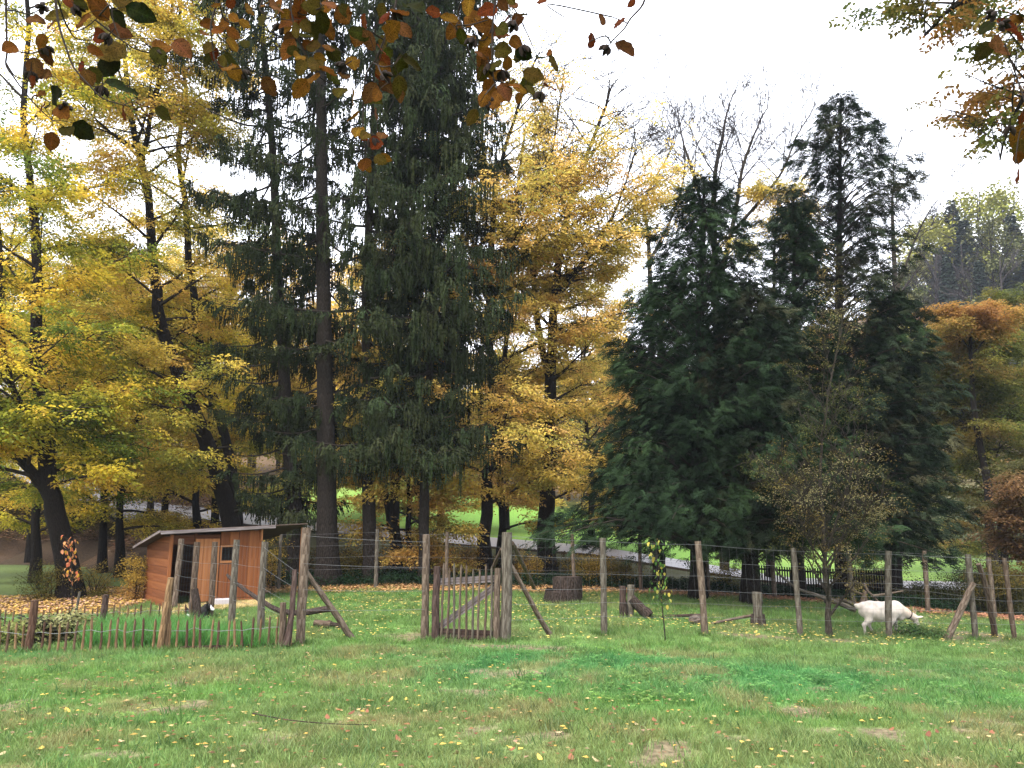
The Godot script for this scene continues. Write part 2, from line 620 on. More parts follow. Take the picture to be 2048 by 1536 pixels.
# ---------------------------------------------------------------- ground, road, pond, grass
func spots(x: float, d: float, freq: float, k: float) -> float:
	return clampf(0.5 + patch.get_noise_2d(x * freq + k * 37.0, d * freq - k * 11.0) * 1.1, 0.0, 1.0)

func turf(x: float, d: float) -> Color:
	# what grows or lies at a place, as a base colour
	var olive := Color(0.168, 0.235, 0.078)
	var green := Color(0.135, 0.255, 0.064)
	var lush := Color(0.078, 0.240, 0.074)
	var dry := Color(0.27, 0.235, 0.11)
	var c := olive.lerp(green, clampf(spots(x, d, 9.0, 1.0) * 1.4 - 0.25, 0, 1))
	var band := clampf(1.15 - absf(d - lerpf(10.6, 10.0, clampf(x / 6.0, 0, 1)) - 0.4) / 2.6, 0.0, 1.0) * clampf((x + 2.2) / 2.6, 0.0, 1.0)
	c = c.lerp(lush, clampf(band * 1.1 * (0.35 + spots(x, d, 16.0, 2.0)) + (spots(x, d, 30.0, 4.0) - 0.5) * 0.5 * band, 0, 0.9))
	c = c.lerp(lush, 0.55 * clampf(1.0 - absf(d - 12.2) / 1.0, 0, 1) * clampf((2.0 - x) / 2.0, 0.0, 1.0) * spots(x, d, 20.0, 7.0))
	c = c.lerp(dry, clampf((spots(x, d, 26.0, 3.0) - 0.68) * 3.0, 0.0, 0.6))
	if d > 13.0 and d < 26.0:
		c = c.lerp(Color(0.12, 0.225, 0.065), 0.45)
	var v := 0.82 + 0.36 * spots(x, d, 95.0, 15.0)
	return Color(c.r * v, c.g * v, c.b * v)

func bare(x: float, d: float) -> float:
	# how much the turf is worn away
	var w := 0.0
	w = maxf(w, 1.0 - Vector2((x + 1.35) / 1.5, (d - 14.3) / 0.75).length())
	w = maxf(w, 0.9 - Vector2((x - 0.1) / 1.6, (d - 13.1) / 0.7).length())
	w = maxf(w, 0.75 - Vector2((x - 9.9) / 3.6, (d - 17.6) / 2.2).length())
	w = maxf(w, 0.7 - Vector2((x - 5.5) / 4.5, (d - 15.9) / 0.8).length())
	w = maxf(w, (spots(x, d, 34.0, 5.0) - 0.80) * 3.5 * clampf((13 - d) / 3.0, 0, 1))
	return clampf(w * 2.2 * (0.4 + spots(x, d, 40.0, 6.0)), 0.0, 1.0)

func back_line(x: float) -> float:
	# where the paddock's back fence runs
	return 23.3 + 0.5 * sin(x * 0.25) - clampf((x - 8.0) * 0.28, 0.0, 2.5)

func floor_color(x: float, d: float) -> Color:
	var c := turf(x, d)
	c = c.lerp(Color(0.18, 0.135, 0.095), bare(x, d) * 0.9)
	var bl := back_line(x)
	var litter := Color(0.22, 0.125, 0.05).lerp(Color(0.11, 0.065, 0.03), spots(x, d, 30.0, 8.0))
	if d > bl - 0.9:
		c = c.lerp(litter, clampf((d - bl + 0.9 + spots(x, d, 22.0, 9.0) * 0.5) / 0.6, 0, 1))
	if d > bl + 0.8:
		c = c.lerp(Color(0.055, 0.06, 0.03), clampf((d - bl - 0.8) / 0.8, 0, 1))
	if x < -8.6 and d > 17.5 and d < 22.5:
		c = c.lerp(litter, clampf((-8.6 - x) * 1.2, 0, 1) * clampf((d - 17.3) / 0.8, 0, 1))
	var u := x / maxf(d, 1.0)
	var rd := road_d(u) + 2.0
	if d > rd + 0.5:
		var meadow := Color(0.17, 0.33, 0.06).lerp(Color(0.23, 0.35, 0.085), spots(x, d, 2.0, 4.0))
		if u > 0.42:
			meadow = meadow.lerp(Color(0.075, 0.10, 0.05), clampf((d - 41.0) / 6.0, 0, 1))  # shadow on the right slope, put into the ground colour
		if u < -0.3:
			meadow = litter * 0.45
		c = c.lerp(meadow, clampf((d - rd - 0.5) / 2.0, 0, 1))
	elif u < -0.36 and d > 26:
		c = c.lerp(Color(0.085, 0.052, 0.032).lerp(Color(0.055, 0.040, 0.026), spots(x, d, 12.0, 3.0)), clampf((-0.36 - u) * 12.0, 0, 1))
	if d > 62:
		c = c.lerp(Color(0.13, 0.085, 0.045), clampf((d - 62.0) / 20.0, 0, 1))
	return c

var ROAD := [[-0.72, 55.0], [-0.625, 49.5], [-0.54, 45.0], [-0.41, 41.0], [-0.28, 38.0], [-0.16, 36.2], [-0.08, 35.2], [0.06, 34.0], [0.18, 33.0], [0.31, 31.5], [0.44, 30.0], [0.56, 29.2], [0.75, 28.5], [1.0, 28.0]]
func road_d(u: float) -> float:
	for i in ROAD.size() - 1:
		if u <= ROAD[i + 1][0]:
			return lerpf(ROAD[i][1], ROAD[i + 1][1], clampf((u - ROAD[i][0]) / (ROAD[i + 1][0] - ROAD[i][0]), 0, 1))
	return 28.0

func axis(from: float, to: float, lo: float, hi: float, step: float) -> PackedFloat32Array:
	# grid lines: step apart between lo and hi, further and further apart beyond
	var r := PackedFloat32Array()
	var x := lo
	var s := step
	while x > from:
		s *= 1.16
		x -= s
		r.insert(0, x)
	x = lo
	while x <= hi:
		r.append(x)
		x += step
	s = step
	while x < to:
		r.append(x)
		s *= 1.16
		x += s
	r.append(to)
	return r

func make_ground() -> void:
	var xs := axis(-420.0, 420.0, -13.0, 13.5, 0.16)
	var ds := axis(-60.0, 390.0, 4.6, 26.0, 0.16)
	var g := Geo.new()
	var nx := xs.size()
	for d in ds:
		for x in xs:
			var h := ground(x, d)
			if wet(x, d):
				h = minf(h, -0.05)
			elif d > 5 and d < 24:
				h += fine.get_noise_2d(x * 60.0, d * 60.0) * 0.018
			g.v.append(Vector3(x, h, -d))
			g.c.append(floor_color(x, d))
			g.uv.append(Vector2(x, d))
	g.n.resize(g.v.size())
	for j in ds.size():
		for i in nx:
			var k := j * nx + i
			var a := g.v[k + (1 if i < nx - 1 else 0)] - g.v[k - (1 if i > 0 else 0)]
			var b := g.v[k + (nx if j < ds.size() - 1 else 0)] - g.v[k - (nx if j > 0 else 0)]
			g.n[k] = a.cross(b).normalized()
			if i < nx - 1 and j < ds.size() - 1:
				g.idx.append(k); g.idx.append(k + nx); g.idx.append(k + nx + 1)
				g.idx.append(k); g.idx.append(k + nx + 1); g.idx.append(k + 1)
	var o := part("ground", g.mesh(), M.ground)
	tag(o, "grass and leaf covered ground rising to a wooded hill", "", "", "structure")
	# road: a level strip with a small verge step
	var r := Geo.new()
	var last := []
	for i in 90:
		var u := lerpf(-0.72, 0.95, i / 89.0)
		var d := road_d(u)
		var x := u * d
		var a := on(x, d) + Vector3(0, 0.1, 0)
		var b := on(x * 1.02, d + 3.4) + Vector3(0, 0.12, 0)
		if last.size():
			r.quad(last[0], last[1], b, a, Color(1, 1, 1))
			r.quad(last[0] - Vector3(0, 0.3, 0), last[0], a, a - Vector3(0, 0.3, 0), Color(0.25, 0.19, 0.12))
		last = [a, b]
	tag(part("road", r.mesh(), M.road), "pale asphalt lane running up the hill behind the paddock", "", "", "structure")
	var w := Geo.new()
	for t in Geometry2D.triangulate_polygon(POND):
		w.v.append(Vector3(POND[t].x, 0.19, -POND[t].y))
		w.n.append(Vector3.UP)
		w.c.append(Color(1, 1, 1))
		w.uv.append(Vector2.ZERO)
		w.idx.append(w.idx.size())
	for k in w.idx.size() / 3:
		var a := w.v[k * 3]
		if (w.v[k * 3 + 2] - a).cross(w.v[k * 3 + 1] - a).y < 0:
			w.idx[k * 3 + 1] = k * 3 + 2
			w.idx[k * 3 + 2] = k * 3 + 1
	tag(part("pond", w.mesh(), M.pond), "still pond covered with green duckweed", "", "", "structure")

func turn(yaw: float, s: float, tilt := 0.0) -> Basis:
	return Basis(Vector3.UP, yaw) * Basis(Vector3.RIGHT, tilt) * Basis.from_scale(Vector3(s, s, s))

func make_grass() -> void:
	seeded("grass")
	var bufs := [PackedFloat32Array(), PackedFloat32Array()]
	var cl := PackedFloat32Array()
	for zone in [[5.2, 9.0, 330.0, 1.0], [9.0, 13.2, 210.0, 1.1], [13.2, 23.2, 75.0, 1.35]]:
		var area: float = (zone[1] - zone[0]) * (zone[0] + zone[1]) * 0.74
		for i in int(area * zone[2]):
			var d: float = sqrt(lerpf(zone[0] * zone[0], zone[1] * zone[1], rng.randf()))
			var x := R(-0.74, 0.74) * d
			if wet(x, d) or d > back_line(x) - 0.2 or (x < -9.2 and d > 17.6):
				continue
			if rng.randf() < bare(x, d) * 0.93:
				continue
			var c := turf(x, d)
			var lush := clampf((c.g / maxf(c.r, 0.01) - 1.7) * 1.0, 0.0, 1.0)
			var b := R(0.72, 1.3)
			var hgt: float = zone[3] * R(0.7, 1.25) * (0.75 + 0.6 * spots(x, d, 30.0, 12.0))
			if rng.randf() < lush * 0.07:
				put(cl, Transform3D(turn(R(0, TAU), R(0.8, 1.3) * zone[3], R(-0.2, 0.2)), on(x, d)), Color(c.r * b * 1.15, c.g * b * 0.98, c.b * b * 0.9))
			else:
				put(bufs[i % 2], Transform3D(turn(R(0, TAU), hgt, R(-0.25, 0.25)), on(x, d) - Vector3(0, 0.005, 0)), Color(c.r * b * R(0.9, 1.15), c.g * b, c.b * b))
	for q in feet:      # longer grass round each post foot, its colour darkened to paint in contact shade
		if -q.z > back_line(q.x) - 0.6:
			continue
		for i in 14:
			var a := R(0, TAU)
			var x := q.x + cos(a) * R(0.05, 0.17)
			var d := -q.z + sin(a) * R(0.05, 0.17)
			var c := turf(x, d)
			put(bufs[i % 2], Transform3D(turn(R(0, TAU), R(1.3, 2.2), R(-0.2, 0.2)), on(x, d)), Color(c.r * 0.7, c.g * 0.78, c.b * 0.7))
	for i in 420:
		var d := sqrt(R(5.6 * 5.6, 13.0 * 13.0))
		var x := R(-0.7, 0.7) * d
		var c := turf(x, d)
		var b := R(0.5, 0.85)
		put(bufs[i % 2], Transform3D(turn(R(0, TAU), R(1.5, 2.3), R(-0.2, 0.2)), on(x, d)), Color(c.r * b * 0.8, c.g * b, c.b * b))
	tag(swarm("grass", L.tuft[0], M.grass, bufs[0]), "short olive green lawn grass", "grass", "", "stuff")
	tag(swarm("grass", L.tuft[1], M.grass, bufs[1]), "short lawn grass leaning among the taller tufts", "grass", "", "stuff")
	tag(swarm("clover", L.clover, M.grass, cl), "bluish green clover patches in the lawn", "ground cover", "", "stuff")

func leaf_color(k: float) -> Color:
	if k < 0.2:
		return Color(0.44, 0.29, 0.06)
	if k < 0.4:
		return Color(0.40, 0.28, 0.12)
	if k < 0.68:
		return Color(0.19, 0.085, 0.035)
	if k < 0.84:
		return Color(0.13, 0.05, 0.022)
	return Color(0.30, 0.19, 0.12)

func make_litter() -> void:
	seeded("litter")
	var buf := PackedFloat32Array()
	for i in 3200:      # scattered over the front lawn, thickest to the left and near
		var d := sqrt(R(5.4 * 5.4, 13.0 * 13.0))
		var x := R(-0.72, 0.72) * d
		if rng.randf() > clampf(1.15 - (d - 5.5) / 8.0 - (x + 2.0) * 0.06, 0.12, 1.0):
			continue
		put(buf, Transform3D(turn(R(0, TAU), R(0.4, 0.8)), on(x, d) + Vector3(0, 0.035, 0)), leaf_color(rng.randf()) * R(0.5, 1.1))
	tag(swarm("lawn_leaves", fallen("single", 1, 0.02, 0.095), M.litter, buf), "small fallen leaves scattered over the front lawn", "leaves", "", "stuff")
	var pad := PackedFloat32Array()
	for i in 6000:     # yellow ones in the paddock
		var d := sqrt(R(14.0 * 14.0, 23.0 * 23.0))
		var x := R(-0.42, 0.66) * d
		if x < -8.2 and d > 18:
			continue
		if spots(x, d, 12.0, 14.0) * clampf(1.3 - absf(x) / 12.0 + (d - 14.0) * 0.05, 0.25, 1.5) < R(0.25, 0.75):
			continue
		put(pad, Transform3D(turn(R(0, TAU), R(0.6, 0.95)), on(x, d) + Vector3(0, 0.045, 0)), (Color(0.55, 0.42, 0.10) if rng.randf() < 0.75 else Color(0.42, 0.30, 0.16)) * R(0.75, 1.15))
	tag(swarm("paddock_leaves", fallen("single", 1, 0.02, 0.095), M.litter, pad), "yellow fallen leaves lying in the paddock grass", "leaves", "", "stuff")
	var lit := PackedFloat32Array()
	for i in 7000:
		var x := R(-13.0, 15.0)
		var d := back_line(x) + R(-0.75, 0.7)
		if rng.randf() < 0.35:
			x = R(-17.0, -8.4)
			d = R(17.6, 22.0)
			if wet(x, d):
				continue
			if x > -9.3 and d > 18.3:
				continue
		var side := clampf((x - 2.0) / 8.0, 0, 1)
		var c := Color(0.44, 0.27, 0.11).lerp(Color(0.30, 0.14, 0.08), clampf(side + R(-0.4, 0.4), 0, 1))
		if x < -8:
			c = Color(0.46, 0.30, 0.075) if rng.randf() < 0.6 else Color(0.44, 0.28, 0.18)
		put(lit, Transform3D(turn(R(0, TAU), R(0.7, 1.1)), on(x, d) + Vector3(0, 0.02, 0)), c * R(0.55, 1.15))
	tag(swarm("leaf_litter", L.fallen[0], M.litter, lit), "orange brown leaf litter along the back fence and pond", "leaves", "", "stuff")
	# the bank above the pond
	var bank := PackedFloat32Array()
	for i in 6500:
		var d := R(36.0, 50.0)
		var x := R(-0.75, -0.34) * d
		if wet(x, d) or (d > road_d(x / d) - 0.3 and d < road_d(x / d) + 3.6):
			continue
		put(bank, Transform3D(turn(R(0, TAU), R(1.4, 2.6)), on(x, d) + Vector3(0, 0.05, 0)), leaf_color(R(0.35, 1.0)) * R(0.3, 0.8))
	var fern := PackedFloat32Array()
	for i in 3200:
		var d := R(40.5, 48.0)
		var x := R(-0.75, -0.36) * d
		var q := spots(x, d, 22.0, 23.0)
		if wet(x, d) or q < 0.42 or d > road_d(x / d) - 0.2:
			continue
		put(fern, Transform3D(turn(R(0, TAU), R(0.9, 1.7), R(-0.6, 0.6)), on(x, d) + Vector3(0, R(0.05, 1.1) * (q - 0.3) * 1.6, 0)), Color(0.05, 0.045, 0.018).lerp(Color(0.13, 0.085, 0.03), rng.randf()) * R(0.4, 1.3))
	tag(swarm("bank_scrub", L.ivy, M.leaf, fern), "dark brown scrub and bracken on the bank above the pond", "undergrowth", "", "stuff")
	tag(swarm("bank_leaves", L.fallen[1], M.litter, bank), "brown leaves on the bank between pond and lane", "leaves", "", "stuff")
	var ivy := PackedFloat32Array()
	for i in 4200:      # scrub on the slope up to the lane
		var x := R(-9.5, 16.0)
		var d := back_line(x) + R(2.4, 8.0)
		if d > road_d(x / d) - 0.5 or x > R(1.0, 6.0):
			continue
		var s := spots(x, d, 40.0, 21.0)
		if s < 0.35:
			continue
		var c := Color(0.05, 0.055, 0.02).lerp(Color(0.13, 0.08, 0.03), R(0, 1)) * R(0.5, 1.3)
		put(ivy, Transform3D(turn(R(0, TAU), R(0.9, 1.4), R(-0.6, 0.6)), on(x, d) + Vector3(0, R(0.03, 0.7) * (s - 0.1), 0)), c)
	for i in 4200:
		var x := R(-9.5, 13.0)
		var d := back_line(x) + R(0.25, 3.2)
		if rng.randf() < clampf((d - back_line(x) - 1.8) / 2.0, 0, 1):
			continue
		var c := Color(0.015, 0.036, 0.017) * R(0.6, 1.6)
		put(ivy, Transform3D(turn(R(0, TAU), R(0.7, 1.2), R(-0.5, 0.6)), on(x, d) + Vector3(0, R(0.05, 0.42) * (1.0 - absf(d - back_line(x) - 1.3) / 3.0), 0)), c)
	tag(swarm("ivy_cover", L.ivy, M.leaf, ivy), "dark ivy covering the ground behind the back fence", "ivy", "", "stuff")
	# near leaves that can be told apart
	var kinds := [["russet beech leaf lying flat on the near lawn", Color(0.17, 0.08, 0.037)], ["dark brown curled leaf lying in the near grass", Color(0.11, 0.045, 0.022)], ["yellow leaf lying on the near lawn", Color(0.48, 0.34, 0.07)], ["pale tan leaf lying on the near lawn", Color(0.36, 0.25, 0.16)]]
	var ms := []
	for k in 4:
		ms.append(fallen_leaf("fallen %d" % k, kinds[k][1]))
	for i in 76:
		var d := R(5.7, 8.6)
		var x := R(-0.68, 0.6) * d
		if rng.randf() < 0.35:
			x = R(-0.68, 0.1) * d
		var k := 0 if i % 5 < 2 else (1 if i % 5 == 2 else (2 if i % 5 == 3 else 3))
		var o := part("fallen_leaf", ms[k], M.litter)
		o.transform = Transform3D(turn(R(0, TAU), R(0.6, 0.95), R(-0.5, 0.5)), on(x, d) + Vector3(0, 0.04, 0))
		var zone := " left of the thin twig" if x < -2.0 else (" in front of the gate" if x < 0.4 else " toward the goat's side")
		tag(o, kinds[k][0] + zone, "leaf", "fallen " + ["russet", "dark brown", "yellow", "tan"][k] + " leaves on the near lawn" + zone)

func fallen_leaf(s: String, col: Color) -> ArrayMesh:
	return beech_leaf(s, 0.085, 0.058, R(0.1, 0.3), 0.35, col, true)

func beech_leaf(s: String, len_: float, wid: float, fold: float, curl: float, col: Color, flat := false) -> ArrayMesh:
	# an ovate leaf with a folded midrib and wavy edge, stalk at the origin, tip along -y (or +x when flat)
	seeded(s)
	var g := Geo.new()
	var rows := 9
	var cols := [-1.0, -0.5, 0.0, 0.5, 1.0]
	var hue := R(0.8, 1.2)
	for i in rows + 1:
		var t := float(i) / rows
		var w := wid * 0.5 * pow(sin(PI * pow(t, 0.8)), 0.7) * (R(0.93, 1.07) if i % 9 else 1.0)
		var z := -curl * len_ * t * t * 0.6
		var wave := R(-0.09, 0.09) * wid
		for x in cols:
			g.v.append(Vector3(w * x, -len_ * t, z + w * absf(x) * fold + wave * x * absf(x)))
			g.n.append(Vector3.BACK)
			var b := R(0.86, 1.12) * (1.0 - 0.22 * absf(x) * (hue - 0.8) * 2.0)
			g.c.append(Color(col.r * b, col.g * b * lerpf(1.0, hue, 1.0 - absf(x)), col.b * b))
			g.uv.append(Vector2(0.5 + 0.5 * x, t))
	for i in rows:
		for k in 4:
			var a := i * 5 + k
			g.idx.append(a); g.idx.append(a + 1); g.idx.append(a + 6)
			g.idx.append(a); g.idx.append(a + 6); g.idx.append(a + 5)
	for i in rows + 1:
		for k in 5:
			var a := g.v[mini(i + 1, rows) * 5 + k] - g.v[maxi(i - 1, 0) * 5 + k]
			var b := g.v[i * 5 + mini(k + 1, 4)] - g.v[i * 5 + maxi(k - 1, 0)]
			var m := a.cross(b)
			if m.length() > 1e-9:
				g.n[i * 5 + k] = m.normalized()
	if flat:
		var o := Geo.new()
		o.add(g, Transform3D(Basis(Vector3.RIGHT, PI / 2), Vector3.ZERO))
		return o.mesh()
	return g.mesh()

# ---------------------------------------------------------------- trees
func wobble(p: PackedVector3Array, a: float) -> PackedVector3Array:
	for i in range(1, p.size() - 1):
		p[i] += Vector3(R(-a, a), 0, R(-a, a))
	return p

func pick(pal: Array, p: Vector3, s := 0.0) -> Color:
	# a palette colour that drifts through the crown
	var t := clampf(0.5 + fine.get_noise_3d(p.x * 3.2 + s, p.y * 4.5, p.z * 3.2) * 1.15 + R(-0.2, 0.2), 0.0, 0.999) * (pal.size() - 1)
	var k := int(t)
	return (pal[k] as Color).lerp(pal[k + 1], t - k) * R(0.8, 1.2)

func limb(wood: Geo, buf: PackedFloat32Array, p: Vector3, az: float, el: float, length: float, r: float, c: Dictionary, top: float) -> PackedFloat32Array:
	# a main branch with side twigs to left and right; leaf sprays sit on the twigs
	var pts := PackedVector3Array([p])
	var dir := Vector3(cos(az) * cos(el), sin(el), sin(az) * cos(el))
	var segs := 7
	var flat := Vector3(cos(az), 0, sin(az))
	for i in segs:
		dir = (dir + Vector3(R(-0.16, 0.16), R(-0.12, 0.12) + c.bend, R(-0.16, 0.16))).normalized()
		pts.append(pts[i] + dir * length / segs)
	wood.tube(pts, taper(segs + 1, r, 0.006), 5, Color(1, 1, 1), 0.4, 0.0, null, false)
	var subs: int = c.subs
	for k in subs:
		var t := lerpf(c.get("inner", 0.22), 1.0, (k + R(0.0, 0.8)) / subs)
		var i := mini(int(t * segs), segs - 1)
		var q := pts[i].lerp(pts[i + 1], t * segs - i)
		var fwd := (pts[i + 1] - pts[i]).normalized()
		var side := fwd.cross(Vector3.UP).normalized() * (1.0 if k % 2 == 0 else -1.0)
		var d2 := (fwd * R(0.5, 1.0) + side * R(0.5, 1.1) + Vector3(0, R(-0.25, 0.35) + c.lift, 0)).normalized()
		var l2: float = length * R(0.22, 0.42) * (1.15 - t * 0.55)
		if k == subs - 1:
			d2 = fwd
		var sp := PackedVector3Array([q])
		for j in 4:
			d2 = (d2 + Vector3(R(-0.2, 0.2), R(-0.14, 0.08) + c.bend * 0.6, R(-0.2, 0.2))).normalized()
			sp.append(sp[j] + d2 * l2 / 4.0)
		wood.tube(sp, taper(5, maxf(r * 0.28, 0.008), 0.004), 3, Color(1, 1, 1), 0.4, 0.0, null, false)
		var n_: int = c.sprays
		for j in n_:
			var f := (j + R(0.2, 1.0)) / n_ * 4.0
			var a := mini(int(f), 3)
			var o: Vector3 = sp[a].lerp(sp[a + 1], f - a) + Vector3(R(-0.16, 0.16), R(-0.08, 0.08), R(-0.16, 0.16)) * c.loose
			if rng.randf() > c.full * (1.0 - top * c.get("thin", 0.0)):
				continue
			if fine.get_noise_3d(o.x * 7.0, o.y * 9.0, o.z * 7.0) < c.get("gaps", -0.25):
				continue
			var yaw := atan2(-d2.z, d2.x) + R(-0.9, 0.9)
			var s := R(0.75, 1.25) * float(c.size)
			var b := Basis(Vector3.UP, yaw) * Basis(Vector3.BACK, R(-0.5, 0.25)) * Basis(Vector3.RIGHT, R(-0.7, 0.7)) * Basis.from_scale(Vector3(s, s, s))
			put(buf, Transform3D(b, o), pick(c.palette, o, c.get("shift", 0.0)))
		if c.get("twigs", 0) > 0:
			for j in c.twigs:
				var o := sp[1 + j % 4]
				var e := (d2 + Vector3(R(-0.6, 0.6), R(-0.2, 0.7), R(-0.6, 0.6))).normalized()
				var e2 := (e + Vector3(R(-0.3, 0.3), R(0, 0.3), R(-0.3, 0.3))).normalized()
				var l3 := l2 * R(0.25, 0.6)
				wood.tube(PackedVector3Array([o, o + e * l3 * 0.5, o + e * l3 * 0.5 + e2 * l3 * 0.5]), PackedFloat32Array([0.009, 0.008, 0.006]), 3, Color(1, 1, 1), 0.4, 0.0, null, false)
	return buf

func tree(called: String, label: String, category: String, stems: Array, c: Dictionary, group := "") -> Node3D:
	# stems: [points, radius below, radius above]; the first point of the first stem is the foot
	seeded(label)
	var foot_: Vector3 = stems[0][0][0]
	var root := thing(called, label, category, foot_, group)
	var wood := Geo.new()
	var buf := PackedFloat32Array()
	var first := true
	for s in stems:
		var pts := wobble(smooth(s[0], 3), c.get("wob", 0.05))
		var rad := taper(pts.size(), s[1], s[2], 0.8)
		if first:
			rad[0] *= 1.45
			rad[1] *= 1.12
		var g := Geo.new()
		var loc := PackedVector3Array()
		for p in pts:
			loc.append(p - foot_)
		if first:
			loc[0] -= Vector3(0, 0.25, 0)
		g.tube(loc, rad, 12 if s[1] > 0.1 else 8, Color(1, 1, 1), 0.5, 0.06, rng, true, 0.12 if first else 0.0)
		part("trunk" if first else "stem", g.mesh(), c.get("bark", M.bark), root)
		var cnt := pts.size()
		var limbs: int = c.limbs if first else int(c.limbs * c.get("share", 0.7))
		for k in limbs:
			var t: float = lerpf(c.t0 if first else c.get("t1", 0.15), 1.0, (k + rng.randf()) / limbs)
			var i := mini(int(t * (cnt - 1)), cnt - 2)
			var p := loc[i].lerp(loc[i + 1], t * (cnt - 1) - i)
			var az := k * 2.399 + R(-0.5, 0.5)
			if c.has("face"):   # more limbs on the open side
				az = lerp_angle(az, c.face, R(0.0, 0.55))
			var el: float = lerpf(c.el0, c.el1, t) + R(-0.22, 0.22)
			var l: float = c.len * (1.0 - pow(absf(t - c.get("belly", 0.45)) * 1.15, 2.0) * 0.85) * R(0.6, 1.15)
			buf = limb(wood, buf, p, az, el, l, minf(rad[i] * 0.5, 0.035 + l * 0.008), c, t)
		first = false
	if wood.v.size():
		part("branches", wood.mesh(), c.get("twig", M.twig), root).set_meta("kind", "stuff")
	if buf.size():
		swarm("foliage", c.get("spray", L.spray[0]), M.leaf, buf, root)
	return root

func spruce(called: String, label: String, stem: PackedVector3Array, r: float, c: Dictionary, group := "") -> Node3D:
	seeded(label)
	var root := thing(called, label, "conifer", stem[0], group)
	var loc := PackedVector3Array()
	for p in smooth(stem, 4):
		loc.append(p - stem[0])
	loc[0].y -= 0.25
	var rad := taper(loc.size(), r, r * 0.25)
	rad[0] *= 1.5
	rad[1] *= 1.12
	var g := Geo.new()
	g.tube(loc, rad, 14, Color(1, 1, 1), 0.5, 0.05, rng, true, 0.1)
	part("trunk", g.mesh(), M.bark_spruce, root)
	var wood := Geo.new()
	var buf := PackedFloat32Array()
	var buf2 := PackedFloat32Array()
	var top: float = loc[loc.size() - 1].y
	var y: float = c.y0
	var turn_ := R(0, TAU)
	while y < top - 0.5:
		var t := (y - float(c.y0)) / (top - float(c.y0))
		turn_ += 0.7
		var n_: int = c.whorl
		for k in n_:
			var az := turn_ + TAU * k / n_ + R(-0.3, 0.3)
			if c.has("keep") and absf(angle_difference(az, c.keep)) > c.spread and rng.randf() < c.get("drop", 0.8):
				continue
			var i := 0
			while i < loc.size() - 2 and loc[i + 1].y < y:
				i += 1
			var p := loc[i].lerp(loc[i + 1], clampf((y - loc[i].y) / (loc[i + 1].y - loc[i].y), 0, 1)) + Vector3(0, R(-0.2, 0.2), 0)
			var l: float = lerpf(c.l0, c.l1, t) * R(0.6, 1.1)
			var out := Vector3(cos(az), 0, sin(az))
			var pts := PackedVector3Array()
			var dr: float = R(0.25, 0.5) * c.get("droop", 1.0)
			for s in 8:
				var f := s / 7.0
				pts.append(p + out * l * f + Vector3(R(-0.04, 0.04), l * (-dr * f * 1.3 + dr * 0.95 * f * f) + 0.06 * l * f, R(-0.04, 0.04)))
			wood.tube(pts, taper(8, 0.022 + l * 0.008, 0.006), 5, Color(1, 1, 1), 0.4, 0.0, null, false)
			if rng.randf() < c.get("dead", 0.1):
				continue
			var side := out.cross(Vector3.UP)
			var m := int(l * float(c.dens))
			for j in m:
				var f := lerpf(0.18, 1.0, (j + rng.randf()) / m)
				var a := mini(int(f * 7.0), 6)
				var q := pts[a].lerp(pts[a + 1], f * 7.0 - a)
				var w := l * 0.30 * sin(PI * clampf(f * 0.9 + 0.05, 0, 1)) + 0.05
				var off := R(-w, w)
				q += side * off - out * absf(off) * 0.25 + Vector3(0, -absf(off) * 0.3, 0)
				var sc: float = R(0.6, 1.15) * c.get("hang", 1.0)
				var b := R(0.7, 1.35)
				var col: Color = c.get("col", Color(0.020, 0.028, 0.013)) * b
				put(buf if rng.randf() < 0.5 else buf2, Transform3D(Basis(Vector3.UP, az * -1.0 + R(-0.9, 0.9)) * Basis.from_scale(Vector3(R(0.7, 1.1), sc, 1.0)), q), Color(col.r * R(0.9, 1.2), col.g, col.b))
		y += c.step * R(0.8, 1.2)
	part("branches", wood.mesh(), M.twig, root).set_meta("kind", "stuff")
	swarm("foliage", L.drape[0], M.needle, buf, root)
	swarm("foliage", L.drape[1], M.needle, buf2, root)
	return root

